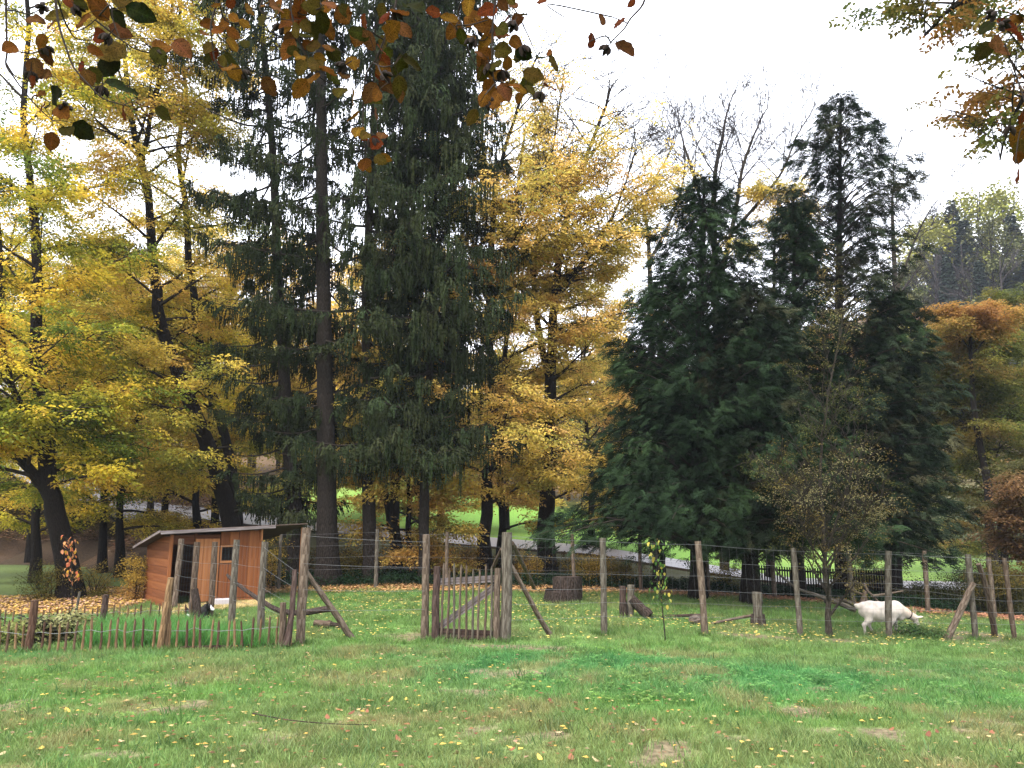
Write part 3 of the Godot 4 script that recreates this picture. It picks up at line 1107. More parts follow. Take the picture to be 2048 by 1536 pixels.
func cypress(called: String, label: String, stem: PackedVector3Array, r: float, prof: Array, c: Dictionary, group := "") -> Node3D:
	# prof: [height fraction, radius] pairs
	seeded(label)
	var root := thing(called, label, "conifer", stem[0], group)
	var loc := PackedVector3Array()
	for p in smooth(stem, 4):
		loc.append(p - stem[0])
	loc[0].y -= 0.25
	var g := Geo.new()
	var rad := taper(loc.size(), r, 0.02)
	rad[0] *= 1.35
	g.tube(loc, rad, 12, Color(1, 1, 1), 0.5, 0.06, rng, true, 0.1)
	part("trunk", g.mesh(), M.bark, root)
	var wood := Geo.new()
	var buf := PackedFloat32Array()
	var buf2 := PackedFloat32Array()
	var top: float = loc[loc.size() - 1].y
	var boughs: int = c.boughs
	for k in boughs:
		var t: float = lerpf(c.t0, 1.0, (k + rng.randf()) / boughs)
		var radius := 0.3
		for i in prof.size() - 1:
			if t >= prof[i][0] and t <= prof[i + 1][0]:
				radius = lerpf(prof[i][1], prof[i + 1][1], (t - prof[i][0]) / (prof[i + 1][0] - prof[i][0]))
		var az := k * 2.399 + R(-0.4, 0.4)
		var bulge := clampf(0.8 + fine.get_noise_3d(cos(az) * 14.0, t * 60.0, sin(az) * 14.0) * 0.75 + R(-0.15, 0.15), 0.4, 1.2)
		var l := maxf(radius * bulge, 0.25)
		var y := t * top
		var i2 := 0
		while i2 < loc.size() - 2 and loc[i2 + 1].y < y:
			i2 += 1
		var ax := loc[i2].lerp(loc[i2 + 1], clampf((y - loc[i2].y) / (loc[i2 + 1].y - loc[i2].y), 0, 1))
		var out := Vector3(cos(az), 0, sin(az))
		var rise: float = lerpf(c.rise0, c.rise1, t) * l
		var pts := PackedVector3Array()
		for s in 6:
			var f := s / 5.0
			pts.append(ax + Vector3(0, -rise * (1.0 - f) + 0.12 * l * sin(PI * f), 0) + out * l * f)
		wood.tube(pts, taper(6, 0.012 + l * 0.008, 0.005), 4, Color(1, 1, 1), 0.4, 0.0, null, false)
		var side := out.cross(Vector3.UP)
		var m := int((3.0 + l * 5.0) * float(c.dens))
		for j in m:
			var f := 1.0 - pow(rng.randf(), 1.5) * 0.75
			var a := mini(int(f * 5.0), 4)
			var q := pts[a].lerp(pts[a + 1], f * 5.0 - a)
			var w := 0.14 + l * 0.20 * (1.15 - f)
			var o := Vector3(R(-w, w), R(-w, w) * 0.8, R(-w, w))
			q += o
			var yaw := -az + R(-0.9, 0.9)
			var s: float = R(0.65, 1.25) * c.get("size", 1.0)
			var b := Basis(Vector3.UP, yaw) * Basis(Vector3.BACK, R(-0.5, 0.5) + c.get("up", 0.0)) * Basis(Vector3.RIGHT, R(-1.2, 1.2)) * Basis.from_scale(Vector3(s, s, s))
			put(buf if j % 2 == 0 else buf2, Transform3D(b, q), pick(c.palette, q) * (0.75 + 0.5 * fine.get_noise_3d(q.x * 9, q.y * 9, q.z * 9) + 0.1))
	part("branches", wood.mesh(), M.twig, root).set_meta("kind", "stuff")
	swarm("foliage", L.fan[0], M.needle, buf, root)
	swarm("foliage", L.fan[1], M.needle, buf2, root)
	return root

func fork(g: Geo, p: Vector3, dir: Vector3, length: float, r: float, depth: int, c: Dictionary) -> void:
	var pts := PackedVector3Array([p])
	var segs := 4 if depth > 1 else 3
	for i in segs:
		dir = (dir + Vector3(R(-0.16, 0.16), R(-0.03, 0.13) * c.get("up", 1.0), R(-0.16, 0.16))).normalized()
		pts.append(pts[i] + dir * length / segs)
	var r1 := r * 0.6
	g.tube(pts, taper(segs + 1, r, maxf(r1, 0.015)), 6 if r > 0.05 else (4 if r > 0.015 else 3), Color(1, 1, 1), 0.5, 0.0, null, false)
	if depth == 0:
		return
	var kids := int(c.kids) + (1 if rng.randf() < 0.5 else 0)
	for k in kids:
		var t := 1.0 if k == 0 else R(0.35, 0.95)
		var i := mini(int(t * segs), segs - 1)
		var q := pts[i].lerp(pts[i + 1], t * segs - i)
		var e := dir.cross(Vector3(R(-1, 1), R(-1, 1), R(-1, 1))).normalized()
		var d2 := (dir + e * (R(0.1, 0.35) if k == 0 else R(0.4, 0.95))).normalized()
		fork(g, q, d2, length * R(0.6, 0.85), r1 * (0.95 if k == 0 else R(0.5, 0.75)), depth - 1, c)

func bare_tree(called: String, label: String, stems: Array, c: Dictionary, group := "") -> Node3D:
	seeded(label)
	var f0: Vector3 = stems[0][0][0]
	var root := thing(called, label, "tree", f0, group)
	var wood := Geo.new()
	for s in stems.size():
		var pts := smooth(stems[s][0], 3)
		var loc := PackedVector3Array()
		for p in pts:
			loc.append(p - f0)
		var g := Geo.new()
		var rad := taper(loc.size(), stems[s][1], stems[s][2])
		g.tube(loc, rad, 9, Color(1, 1, 1), 0.5, 0.05, rng)
		part("trunk" if s == 0 else "stem", g.mesh(), c.get("bark", M.bark), root)
		var cnt := loc.size()
		var dir := (loc[cnt - 1] - loc[cnt - 2]).normalized()
		fork(wood, loc[cnt - 1], dir, c.len, rad[cnt - 1], c.depth, c)
		for k in c.limbs:
			var t: float = lerpf(c.t0, 0.97, (k + rng.randf()) / float(c.limbs))
			var i := mini(int(t * (cnt - 1)), cnt - 2)
			var az: float = k * 2.4 + R(-0.5, 0.5)
			var el: float = c.el + R(-0.2, 0.3)
			fork(wood, loc[i], Vector3(cos(az) * cos(el), sin(el), sin(az) * cos(el)), c.len * R(0.6, 1.0), rad[i] * R(0.35, 0.5), c.depth - 1, c)
	part("branches", wood.mesh(), c.get("twig", M.twig), root).set_meta("kind", "stuff")
	return root

# far trees: a few shapes, each tree a copy with its own size
func far_crown(s: String, kind: int) -> ArrayMesh:
	seeded(s)
	var g := Geo.new()
	var n_ := 5200
	if kind == 1:   # spruce, 1 high, radius .17
		for i in n_:
			var t := 1.0 - pow(rng.randf(), 0.6)
			t = 0.1 + 0.9 * t
			var layer := fposmod(t * 22.0, 1.0)
			var rad := (1.0 - t) * 0.2 * (0.45 + 0.65 * (1.0 - layer)) + 0.008
			var a := R(0, TAU)
			var rr := rad * pow(rng.randf(), 0.35)
			var p := Vector3(cos(a) * rr, t - rr * 0.35, sin(a) * rr)
			var f := Vector3(cos(a), -0.55, sin(a)).normalized()
			var up := Vector3(R(-0.5, 0.5), 1, R(-0.5, 0.5))
			var b := R(0.6, 1.3)
			leaf_quad(g, p, f, (up - f * up.dot(f)).normalized(), 0.05 * (1.1 - t * 0.7), 0.024, Color(b, b * R(0.95, 1.1), b))
		return g.mesh()
	var lobes := []
	for k in 34:
		var a := R(0, TAU)
		var t := R(0.18, 0.93)
		var rr := 0.26 * sqrt(rng.randf()) * sin(PI * clampf(t * 0.85 + 0.13, 0, 1))
		lobes.append([Vector3(cos(a) * rr, t, sin(a) * rr), R(0.06, 0.12), R(0.8, 1.2), R(0.85, 1.15)])
	for i in n_:
		var l: Array = lobes[i % 34]
		var dir := Vector3(R(-1, 1), R(-0.8, 1), R(-1, 1)).normalized()
		var p: Vector3 = l[0] + dir * l[1] * pow(rng.randf(), 0.4) * Vector3(1, 0.75, 1)
		var f := Vector3(R(-1, 1), R(-0.7, 0.4), R(-1, 1)).normalized()
		var up := Vector3(R(-0.8, 0.8), 1, R(-0.8, 0.8))
		var b := R(0.75, 1.2) * float(l[2])
		leaf_quad(g, p, f, (up - f * up.dot(f)).normalized(), R(0.014, 0.026), R(0.010, 0.018), Color(b, b * l[3], b * R(0.8, 1.1)))
	return g.mesh()

func far_trunk(s: String, bare := false) -> ArrayMesh:
	seeded(s)
	var g := Geo.new()
	var p := PackedVector3Array([Vector3(0, -0.03, 0), Vector3(R(-0.01, 0.01), 0.3, 0), Vector3(R(-0.02, 0.02), 0.6, R(-0.02, 0.02)), Vector3(R(-0.02, 0.02), 0.9, 0)])
	g.tube(smooth(p, 2), taper(7, 0.013, 0.003), 6, Color(1, 1, 1), 0.05, 0.0, null, false)
	for k in 16:
		var t := R(0.2, 0.8)
		var a := R(0, TAU)
		var q := Vector3(0, t, 0)
		var d := Vector3(cos(a), R(0.5, 1.2), sin(a)).normalized() * R(0.12, 0.26)
		g.tube(PackedVector3Array([q, q + d * 0.5 + Vector3(0, 0.02, 0), q + d]), PackedFloat32Array([0.005, 0.0035, 0.001]), 3, Color(1, 1, 1), 0.05, 0.0, null, false)
		if bare:
			for j in 7:
				var q2 := q + d * R(0.3, 1.0)
				var e := (d.normalized() + Vector3(R(-0.7, 0.7), R(-0.1, 0.6), R(-0.7, 0.7))).normalized() * R(0.06, 0.14)
				g.tube(PackedVector3Array([q2, q2 + e * 0.5, q2 + e + Vector3(0, 0.01, 0)]), PackedFloat32Array([0.0022, 0.0016, 0.0006]), 3, Color(1, 1, 1), 0.05, 0.0, null, false)
				for h in 3:
					var q3 := q2 + e * R(0.3, 1.0)
					var e3 := (e.normalized() + Vector3(R(-0.7, 0.7), R(0, 0.6), R(-0.7, 0.7))).normalized() * R(0.03, 0.07)
					g.tube(PackedVector3Array([q3, q3 + e3]), PackedFloat32Array([0.001, 0.0005]), 3, Color(1, 1, 1), 0.05, 0.0, null, false)
	return g.mesh()

# ---------------------------------------------------------------- fences and things of wood
func pole(p0: Vector3, p1: Vector3, r0: float, r1: float, bend := 0.02, sides := 9, point := false) -> ArrayMesh:
	# a rough round pole, in places relative to p0
	var pts := PackedVector3Array()
	var rad := PackedFloat32Array()
	var side := Vector3(R(-1, 1), R(-0.2, 0.2), R(-1, 1)) * bend
	var n_ := 7
	for i in n_:
		var t := float(i) / (n_ - 1)
		pts.append((p1 - p0) * t + side * sin(PI * t) + Vector3(R(-1, 1), 0, R(-1, 1)) * bend * 0.25)
		rad.append(lerpf(r0, r1, t) * R(0.92, 1.08))
	if point:
		pts.append(pts[n_ - 1] + (p1 - p0).normalized() * r1 * 2.6)
		rad.append(r1 * 0.25)
	var g := Geo.new()
	var b := R(0.85, 1.1)
	g.tube(pts, rad, sides, Color(b, b, b), 0.35, 0.07, rng)
	return g.mesh()

func post(root: Node3D, base: Vector3, top: Vector3, r: float, called := "post", m: Material = null) -> MeshInstance3D:
	feet.append(base)
	var b := base - Vector3(0, 0.12, 0)
	var o := part(called, pole(b, top, r * 1.06, r * 0.97, 0.015), m if m else M.post[rng.randi() % 3], root)
	o.position = b - root.position
	return o

func beam(root: Node3D, a: Vector3, b: Vector3, r0: float, r1: float, called: String, m: Material, bend := 0.03) -> MeshInstance3D:
	var o := part(called, pole(a, b, r0, r1, bend), m, root)
	o.position = a - root.position
	return o

func rail(root: Node3D, a: Vector3, b: Vector3, w: float, thick: float, called: String, m: Material) -> MeshInstance3D:
	# a flat board between two points, its face towards +z
	var g := Geo.new()
	var x := (b - a).normalized()
	var z := (Vector3(0, 0, 1) - x * x.z).normalized()
	var y := z.cross(x)
	var bb := R(0.9, 1.08)
	g.box(Transform3D(Basis(x, y, z), (a + b) * 0.5 - root.position), Vector3(a.distance_to(b), w, thick), Color(bb, bb, bb), 0)
	return part(called, g.mesh(), m, root)

func wire(root: Node3D, pts: PackedVector3Array, r: float, sag := 0.02) -> void:
	var l := PackedVector3Array()
	for i in pts.size() - 1:
		for k in 5:
			var t := k / 5.0
			l.append(pts[i].lerp(pts[i + 1], t) - root.position - Vector3(0, sag * sin(PI * t), 0))
	l.append(pts[pts.size() - 1] - root.position)
	var g := Geo.new()
	g.tube(l, taper(l.size(), r, r), 4, Color(1, 1, 1), 0.5)
	part("wire", g.mesh(), M.wire, root)

func wire_fence(label: String, posts: Array, heights: Array, mesh_step := 0.0, r_wire := 0.0021) -> Node3D:
	# posts: [px, d, height, radius, lean]; heights: where the wires run, as fractions of the posts
	seeded(label)
	var f0 := foot(posts[0][0], posts[0][1])
	var root := thing("wire_fence", label, "fence", f0)
	var base := []
	var tops := []
	for q in posts:
		var b := foot(q[0], q[1])
		var t: Vector3 = b + Vector3(q[4] * 0.01 * q[1], q[2], R(-0.03, 0.03))
		base.append(b)
		tops.append(t)
		if q[3] > 0:
			post(root, b, t, q[3])
	for h in heights:
		var l := PackedVector3Array()
		for i in posts.size():
			l.append((base[i] as Vector3).lerp(tops[i], h) + Vector3(0, 0, posts[i][3] + 0.004))
		wire(root, l, r_wire, 0.015)
	if mesh_step > 0:
		var g := Geo.new()
		for i in posts.size() - 1:
			var m := int((base[i] as Vector3).distance_to(base[i + 1]) / mesh_step)
			for k in range(1, m):
				var t := float(k) / m
				var a := (base[i] as Vector3).lerp(base[i + 1], t) + Vector3(0, 0.1, 0.06) - f0
				var b := ((base[i] as Vector3).lerp(tops[i], heights[0])).lerp((base[i + 1] as Vector3).lerp(tops[i + 1], heights[0]), t) + Vector3(0, -0.01, 0.06) - f0
				g.tube(PackedVector3Array([a, b]), PackedFloat32Array([0.0011, 0.0011]), 3, Color(0.8, 0.8, 0.8), 0.5, 0.0, null, false)
		part("wire_mesh", g.mesh(), M.wire, root).set_meta("kind", "stuff")
	return root

func pales(root: Node3D, px0: float, d0: float, px1: float, d1: float, count: int, h: float, r: float) -> PackedVector3Array:
	var line := PackedVector3Array()
	for i in count:
		var t := (i + R(-0.18, 0.18)) / maxf(count - 1, 1)
		var b := foot(lerpf(px0, px1, t), lerpf(d0, d1, t)) - Vector3(0, 0.05, 0)
		var hh := h * R(0.86, 1.08) + 0.05
		var o := part("pale", pole(b, b + Vector3(R(-0.035, 0.035), hh, R(-0.02, 0.02)), r * R(0.85, 1.15), r * R(0.65, 0.95), 0.012, 6, true), M.pale[rng.randi() % 4], root)
		o.position = b - root.position
		line.append(b + Vector3(0, hh * 0.74, r))
	return line

func make_fences() -> void:
	# the wire fence of the front side, right of the gate
	var fr := wire_fence("wire mesh fence on round posts right of the picket gate", [
		[1010, 13.9, 1.86, 0.095, 0.2], [1208, 14.9, 1.78, 0.062, 0.1], [1410, 15.6, 1.80, 0.068, -0.4], [1601, 16.2, 1.76, 0.058, -0.2], [1777, 16.4, 1.76, 0.066, 0.9], [1951, 16.9, 1.76, 0.062, 0.2], [2030, 17.1, 1.72, 0.052, -0.3], [2190, 17.8, 1.75, 0.06, 0.0]],
		[0.965, 0.79, 0.63, 0.48, 0.34, 0.2], 0.16)
	seeded("braces")
	var g2 := foot(1010, 13.9)
	beam(fr, at(1020, 1128, 13.95), at(1099, 1268, 14.5), 0.042, 0.05, "brace", M.post[0], 0.03)
	beam(fr, at(1024, 1086, 14.0), at(1068, 1176, 18.0), 0.04, 0.045, "brace", M.post[1], 0.03)
	beam(fr, at(1003, 1098, 14.0), at(984, 1140, 14.6), 0.03, 0.03, "brace", M.post[1], 0.01)
	beam(fr, at(1946, 1166, 16.85), at(1891, 1284, 16.6), 0.062, 0.075, "brace", M.post[0], 0.03)
	beam(fr, at(1958, 1128, 17.0), at(1990, 1282, 17.6), 0.05, 0.062, "brace", M.post[1], 0.05)
	# left of the gate
	var fl := wire_fence("plain wire fence between the gate and the tall weathered corner post", [[849, 13.8, 1.80, 0.066, 0.0], [600, 13.35, 1.92, 0.075, 0.1]], [0.93, 0.69, 0.47, 0.3])
	seeded("braces left")
	beam(fl, at(609, 1138, 13.35), at(712, 1287, 13.9), 0.042, 0.062, "brace", M.post[0], 0.06)
	beam(fl, at(590, 1140, 13.3), at(572, 1292, 12.95), 0.04, 0.055, "brace", M.dark_wood, 0.04)
	# the run back to the shed
	wire_fence("wire fence of six grey posts running back from the corner post to the shed", [[596, 13.45, 1.2, 0.0, 0.0], [521, 14.7, 1.66, 0.062, 0.0], [464, 15.8, 1.66, 0.066, -0.1], [420, 16.9, 1.58, 0.062, 0.0], [383, 17.6, 1.56, 0.066, 0.0], [348, 18.4, 1.62, 0.066, 0.25]], [0.94, 0.72, 0.5, 0.3], 0.18)
	# along the back
	var bp := []
	for q in [[500, 0.045], [556, 0.045], [752, 0.055], [893, 0.055], [1148, 0.055], [1282, 0.055], [1418, 0.055], [1550, 0.065], [1707, 0.066], [1856, 0.066], [1990, 0.06]]:
		var x: float = (q[0] - 1024.0) / F * 23.5
		var d := back_line(x)
		bp.append([q[0], d, 1.66 + R(-0.05, 0.05), q[1], R(-0.2, 0.2)])
	wire_fence("thin wire fence along the back of the paddock in front of the ivy", bp, [0.95, 0.75, 0.55, 0.35], 0.0, 0.0019)

	# the gate
	seeded("gate")
	var ga := foot(872, 13.75)
	var gb := foot(993, 13.85)
	var gate := thing("picket_gate", "weathered picket gate with a slanting grey brace board between two thick posts", "gate", ga)
	post(gate, ga, ga + Vector3(0, 1.26, 0), 0.065, "stile", M.dark_wood)
	post(gate, gb, gb + Vector3(0.02, 1.24, 0), 0.060, "stile", M.post[0])
	rail(gate, ga + Vector3(0.04, 1.0, -0.03), gb + Vector3(-0.02, 1.06, -0.03), 0.115, 0.03, "rail", M.grey_wood)
	rail(gate, ga + Vector3(0.04, 0.14, -0.03), gb + Vector3(-0.02, 0.1, -0.03), 0.17, 0.03, "rail", M.dark_wood)
	rail(gate, ga + Vector3(0.05, 0.24, -0.062), gb + Vector3(-0.02, 0.93, -0.062), 0.115, 0.026, "brace_board", M.grey_wood)
	for k in 9:
		var t := (k + 0.75) / 9.6
		var b := ga.lerp(gb, t) + Vector3(R(-0.015, 0.015), 0.06, 0.02)
		var o := part("picket", pole(b, b + Vector3(R(-0.02, 0.03), 1.17 + R(-0.06, 0.06), 0), 0.023, 0.019, 0.015, 7, true), M.post[k % 3], gate)
		o.position = b - ga
	# the low picket fence in front of the vegetable patch
	seeded("pickets")
	var p0 := foot(0, 12.6)
	var pf := thing("picket_fence", "low fence of split pales with a single wire in front of the vegetable patch", "fence", p0)
	var line := pales(pf, -40, 12.55, 318, 12.75, 22, 0.45, 0.023)
	line.append_array(pales(pf, 336, 12.75, 584, 13.1, 16, 0.47, 0.023))
	wire(pf, line, 0.004, 0.0)
	post(pf, foot(53, 12.55), foot(53, 12.55) + Vector3(0.04, 0.80, 0), 0.058, "post", M.pale[3])
	post(pf, foot(318, 12.65), foot(318, 12.65) + Vector3(0.10, 1.14, 0), 0.046, "post", M.pale[2])
	post(pf, foot(330, 12.72), foot(330, 12.72) + Vector3(0, 0.84, 0), 0.042, "post", M.pale[0])
	post(pf, foot(562, 13.0), foot(562, 13.0) + Vector3(0, 0.72, 0), 0.05, "post", M.post[1])
	rail(pf, foot(345, 12.8) + Vector3(0, 0.02, -0.03), foot(590, 13.15) + Vector3(0, 0.02, -0.03), 0.09, 0.03, "edging_board", M.dark_wood)
	var b0 := foot(0, 15.3)
	var pb := thing("picket_fence", "low fence of dark pointed pales behind the vegetable patch", "fence", b0)
	var l2 := pales(pb, -20, 15.2, 385, 16.4, 29, 0.36, 0.02)
	wire(pb, l2, 0.003, 0.0)
	post(pb, foot(205, 15.8), foot(205, 15.8) + Vector3(0.01, 0.62, 0), 0.058, "post", M.dark_wood)
	var lp := foot(391, 16.3)
	var o2 := thing("short_post", "short thick leaning post standing in front of the black goat", "post", lp)
	beam(o2, lp + Vector3(0.09, -0.1, 0.02), lp + Vector3(-0.07, 0.66, 0), 0.085, 0.075, "trunk_piece", M.stump, 0.02)
	beam(o2, lp + Vector3(-0.02, -0.1, 0.1), lp + Vector3(-0.12, 0.4, 0.08), 0.03, 0.025, "stick", M.post[0], 0.01)
	# dark slat fence among the trunks at the back right
	seeded("slats")
	var s0 := foot(1490, 27.0)
	var sf := thing("slat_fence", "low dark slat fence half hidden among the trunks behind the paddock", "fence", s0)
	var k0 := Vector3()
	for i in 56:
		var b := foot(lerpf(1490, 1772, i / 55.0), 27.0)
		var gg := Geo.new()
		gg.box(Transform3D(Basis(), Vector3(0, 0.42, 0)), Vector3(0.045, 0.84, 0.02), Color(1, 1, 1), 1)
		var o := part("slat", gg.mesh(), M.soil_dark, sf)
		o.position = b - s0
		if i % 11 == 0:
			if i > 0:
				rail(sf, k0 + Vector3(0, 0.72, -0.03), b + Vector3(0, 0.72, -0.03), 0.06, 0.03, "rail", M.soil_dark)
				rail(sf, k0 + Vector3(0, 0.18, -0.03), b + Vector3(0, 0.18, -0.03), 0.06, 0.03, "rail", M.soil_dark)
			k0 = b

func make_shed() -> void:
	seeded("shed")
	var c0 := at(333, 1208, 18.9)
	c0.y = ground(c0.x, 18.9) - 0.02
	var s := thing("goat_shed", "small orange brown plank shed with lean-to roof, open doorway and one window", "shed", c0)
	s.rotation.y = atan2(0.6, 0.8)
	var W := 2.12
	var D := 2.35
	var hx := func(x: float) -> float: return 1.74 + 0.05 * x      # height of the wall top along the front
	var one := Color(1, 1, 1)
	var board := func(called: String, a: Vector3, size: Vector3, m: Material, axis_: int, par: Node) -> MeshInstance3D:
		var g := Geo.new()
		var b := R(0.9, 1.08)
		g.box(Transform3D(Basis(), a + size * 0.5), size, Color(b, b, b), axis_)
		return part(called, g.mesh(), m, par)
	# front, left to right: corner post, doorway, door leaf, window bay, end boards
	board.call("corner_post", Vector3(-0.03, 0, -0.06), Vector3(0.075, hx.call(0.0), 0.085), M.shed[2], 1, s)
	board.call("header_board", Vector3(0.05, 1.50, -0.05), Vector3(1.10, 0.23, 0.03), M.shed_dark, 0, s)
	board.call("door_post", Vector3(0.53, 0, -0.06), Vector3(0.06, hx.call(0.5), 0.07), M.shed_dark, 1, s)
	var door := Node3D.new()
	door.name = "door"
	s.add_child(door, true)
	for k in 3:
		board.call("plank", Vector3(0.555 + k * 0.195, 0.13, 0.018 + 0.004 * (k % 2)), Vector3(0.19, 1.50, 0.026), M.shed_door, 1, door)
	board.call("sill_plank", Vector3(0.03, -0.05, -0.05), Vector3(1.1, 0.12, 0.05), M.dark_wood, 0, s)
	# window bay
	var x0 := 1.16
	for k in 2:
		board.call("plank", Vector3(x0 + k * 0.225, 0.18, -0.03), Vector3(0.218, 0.84, 0.026), M.shed[k], 1, s)
		board.call("plank", Vector3(x0 + k * 0.225, 1.475, -0.03), Vector3(0.22, hx.call(x0) - 1.475, 0.026), M.shed[(k + 1) % 3], 1, s)
	board.call("base_board", Vector3(x0 - 0.01, 0.0, -0.025), Vector3(0.98, 0.17, 0.03), M.shed[0], 0, s)
	var win := Node3D.new()
	win.name = "window"
	s.add_child(win, true)
	board.call("frame_board", Vector3(x0, 1.03, -0.02), Vector3(0.45, 0.06, 0.035), M.shed_door, 0, win)
	board.call("frame_board", Vector3(x0, 1.42, -0.02), Vector3(0.45, 0.05, 0.035), M.shed_door, 0, win)
	board.call("frame_board", Vector3(x0, 1.092, -0.02), Vector3(0.045, 0.326, 0.034), M.shed_door, 1, win)
	board.call("frame_board", Vector3(x0 + 0.405, 1.092, -0.02), Vector3(0.045, 0.326, 0.034), M.shed_door, 1, win)
	var net := Geo.new()
	for k in 12:
		net.tube(PackedVector3Array([Vector3(x0 + 0.06 + k * 0.03, 1.09, -0.02), Vector3(x0 + 0.06 + k * 0.03, 1.42, -0.02)]), PackedFloat32Array([0.0015, 0.0015]), 3, Color(0.5, 0.5, 0.5), 0.5, 0.0, null, false)
	for k in 8:
		net.tube(PackedVector3Array([Vector3(x0 + 0.045, 1.12 + k * 0.04, -0.018), Vector3(x0 + 0.405, 1.12 + k * 0.04, -0.018)]), PackedFloat32Array([0.0015, 0.0015]), 3, Color(0.5, 0.5, 0.5), 0.5, 0.0, null, false)
	part("wire_mesh", net.mesh(), M.wire, win).set_meta("kind", "stuff")
	for k in 2:
		board.call("plank", Vector3(x0 + 0.454 + k * 0.255, 0.18, -0.03 + 0.003 * (k % 2)), Vector3(0.25, hx.call(x0 + 0.6) - 0.18, 0.026), M.shed[(k + 1) % 3], 1, s)
	board.call("corner_post", Vector3(W - 0.005, -0.04, -0.05), Vector3(0.075, hx.call(W) + 0.03, 0.08), M.shed[0], 1, s)
	# side and back walls of level planks
	for k in 9:
		var y := 0.02 + k * 0.19
		var top := minf(0.186, 1.46 - y + 0.14)
		board.call("plank", Vector3(-0.03, y, -D), Vector3(0.026, top, D - 0.07), M.shed[k % 3], 2, s)
		board.call("plank", Vector3(W, y, -D), Vector3(0.026, top, D - 0.06), M.shed[(k + 1) % 3], 2, s)
		if y < 1.5:
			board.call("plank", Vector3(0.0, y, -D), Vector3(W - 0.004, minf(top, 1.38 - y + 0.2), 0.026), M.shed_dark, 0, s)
	# gable filler boards under the sloping roof
	board.call("plank", Vector3(-0.026, 1.56, -1.35), Vector3(0.022, 0.13, 1.28), M.shed[1], 2, s)
	board.call("floor_board", Vector3(0.0, -0.03, -D + 0.03), Vector3(W - 0.01, 0.03, D - 0.1), M.dark_wood, 0, s)
	# roof: boards from the front down to the back, running on over a canopy to the right
	var slope := -0.15
	var up := Vector3(0, 1, 0)
	for k in 7:
		var z0 := 0.22 - k * 0.41
		var a := Vector3(-0.30, hx.call(-0.30) + 0.03 + slope * (0.0 - z0), z0 - 0.2)
		var b := Vector3(3.32, hx.call(3.32) + 0.03 + slope * (0.0 - z0), z0 - 0.2)
		var g := Geo.new()
		var x := (b - a).normalized()
		var z := (Vector3(0, -slope, 1) - x * x.dot(Vector3(0, -slope, 1))).normalized()
		var bb := R(0.85, 1.1)
		g.box(Transform3D(Basis(x, z.cross(x), z), (a + b) * 0.5), Vector3(a.distance_to(b), 0.03, 0.405), Color(bb, bb, bb), 0)
		part("roof_board", g.mesh(), M.roof, s)
	var fa := Vector3(-0.31, hx.call(-0.31) + 0.055, 0.245)
	var fb := Vector3(2.45, hx.call(2.45) + 0.055, 0.245)
	var g3 := Geo.new()
	var fx := (fb - fa).normalized()
	g3.box(Transform3D(Basis(fx, Vector3(0, 0, 1).cross(fx), Vector3(0, 0, 1)), (fa + fb) * 0.5), Vector3(fa.distance_to(fb), 0.075, 0.028), one, 0)
	part("fascia_board", g3.mesh(), M.grey_wood, s)
	var g4 := Geo.new()
	var e0 := Vector3(-0.33, hx.call(-0.33) + 0.05 - slope * 0.24, 0.24)
	var e1 := Vector3(-0.33, hx.call(-0.33) + 0.05 + slope * 2.6, -2.55)
	var ez := (e0 - e1).normalized()
	g4.box(Transform3D(Basis(Vector3.RIGHT, ez.cross(Vector3.RIGHT), ez), (e0 + e1) * 0.5), Vector3(0.028, 0.06, e0.distance_to(e1)), one, 2)
	part("fascia_board", g4.mesh(), M.grey_wood, s)
	board.call("canopy_post", Vector3(3.20, -0.2, 0.06), Vector3(0.065, hx.call(3.2) + 0.2, 0.065), M.shed_door, 1, s)
	board.call("bracket", Vector3(W + 0.02, hx.call(W) - 0.28, 0.035), Vector3(0.05, 0.3, 0.05), M.shed_door, 1, s)
	# loose things round it
	var kb := foot(444, 19.0)
	var blk := thing("concrete_block", "pale concrete block lying on the straw under the shed window", "block", kb)
	var g5 := Geo.new()
	g5.box(Transform3D(Basis(Vector3.UP, 0.55), Vector3(0, 0.1, 0)), Vector3(0.36, 0.2, 0.2), one)
	part("slab", g5.mesh(), M.concrete, blk)
	var buf := PackedFloat32Array()
	for i in 2600:
		var px := R(325, 530)
		var d := lerpf(18.0, 19.6, clampf((px - 325) / 200.0, 0, 1)) + R(-0.7, 0.8)
		if rng.randf() < absf(d - lerpf(18.0, 19.6, clampf((px - 325) / 200.0, 0, 1))) - 0.1:
			continue
		put(buf, Transform3D(turn(R(0, TAU), R(0.8, 1.5)), foot(px, d) + Vector3(0, 0.025, 0)), Color(0.56, 0.43, 0.21) * R(0.7, 1.15))
	tag(swarm("straw", L.straw, M.litter, buf), "pale yellow straw spread in front of the shed", "straw", "", "stuff")

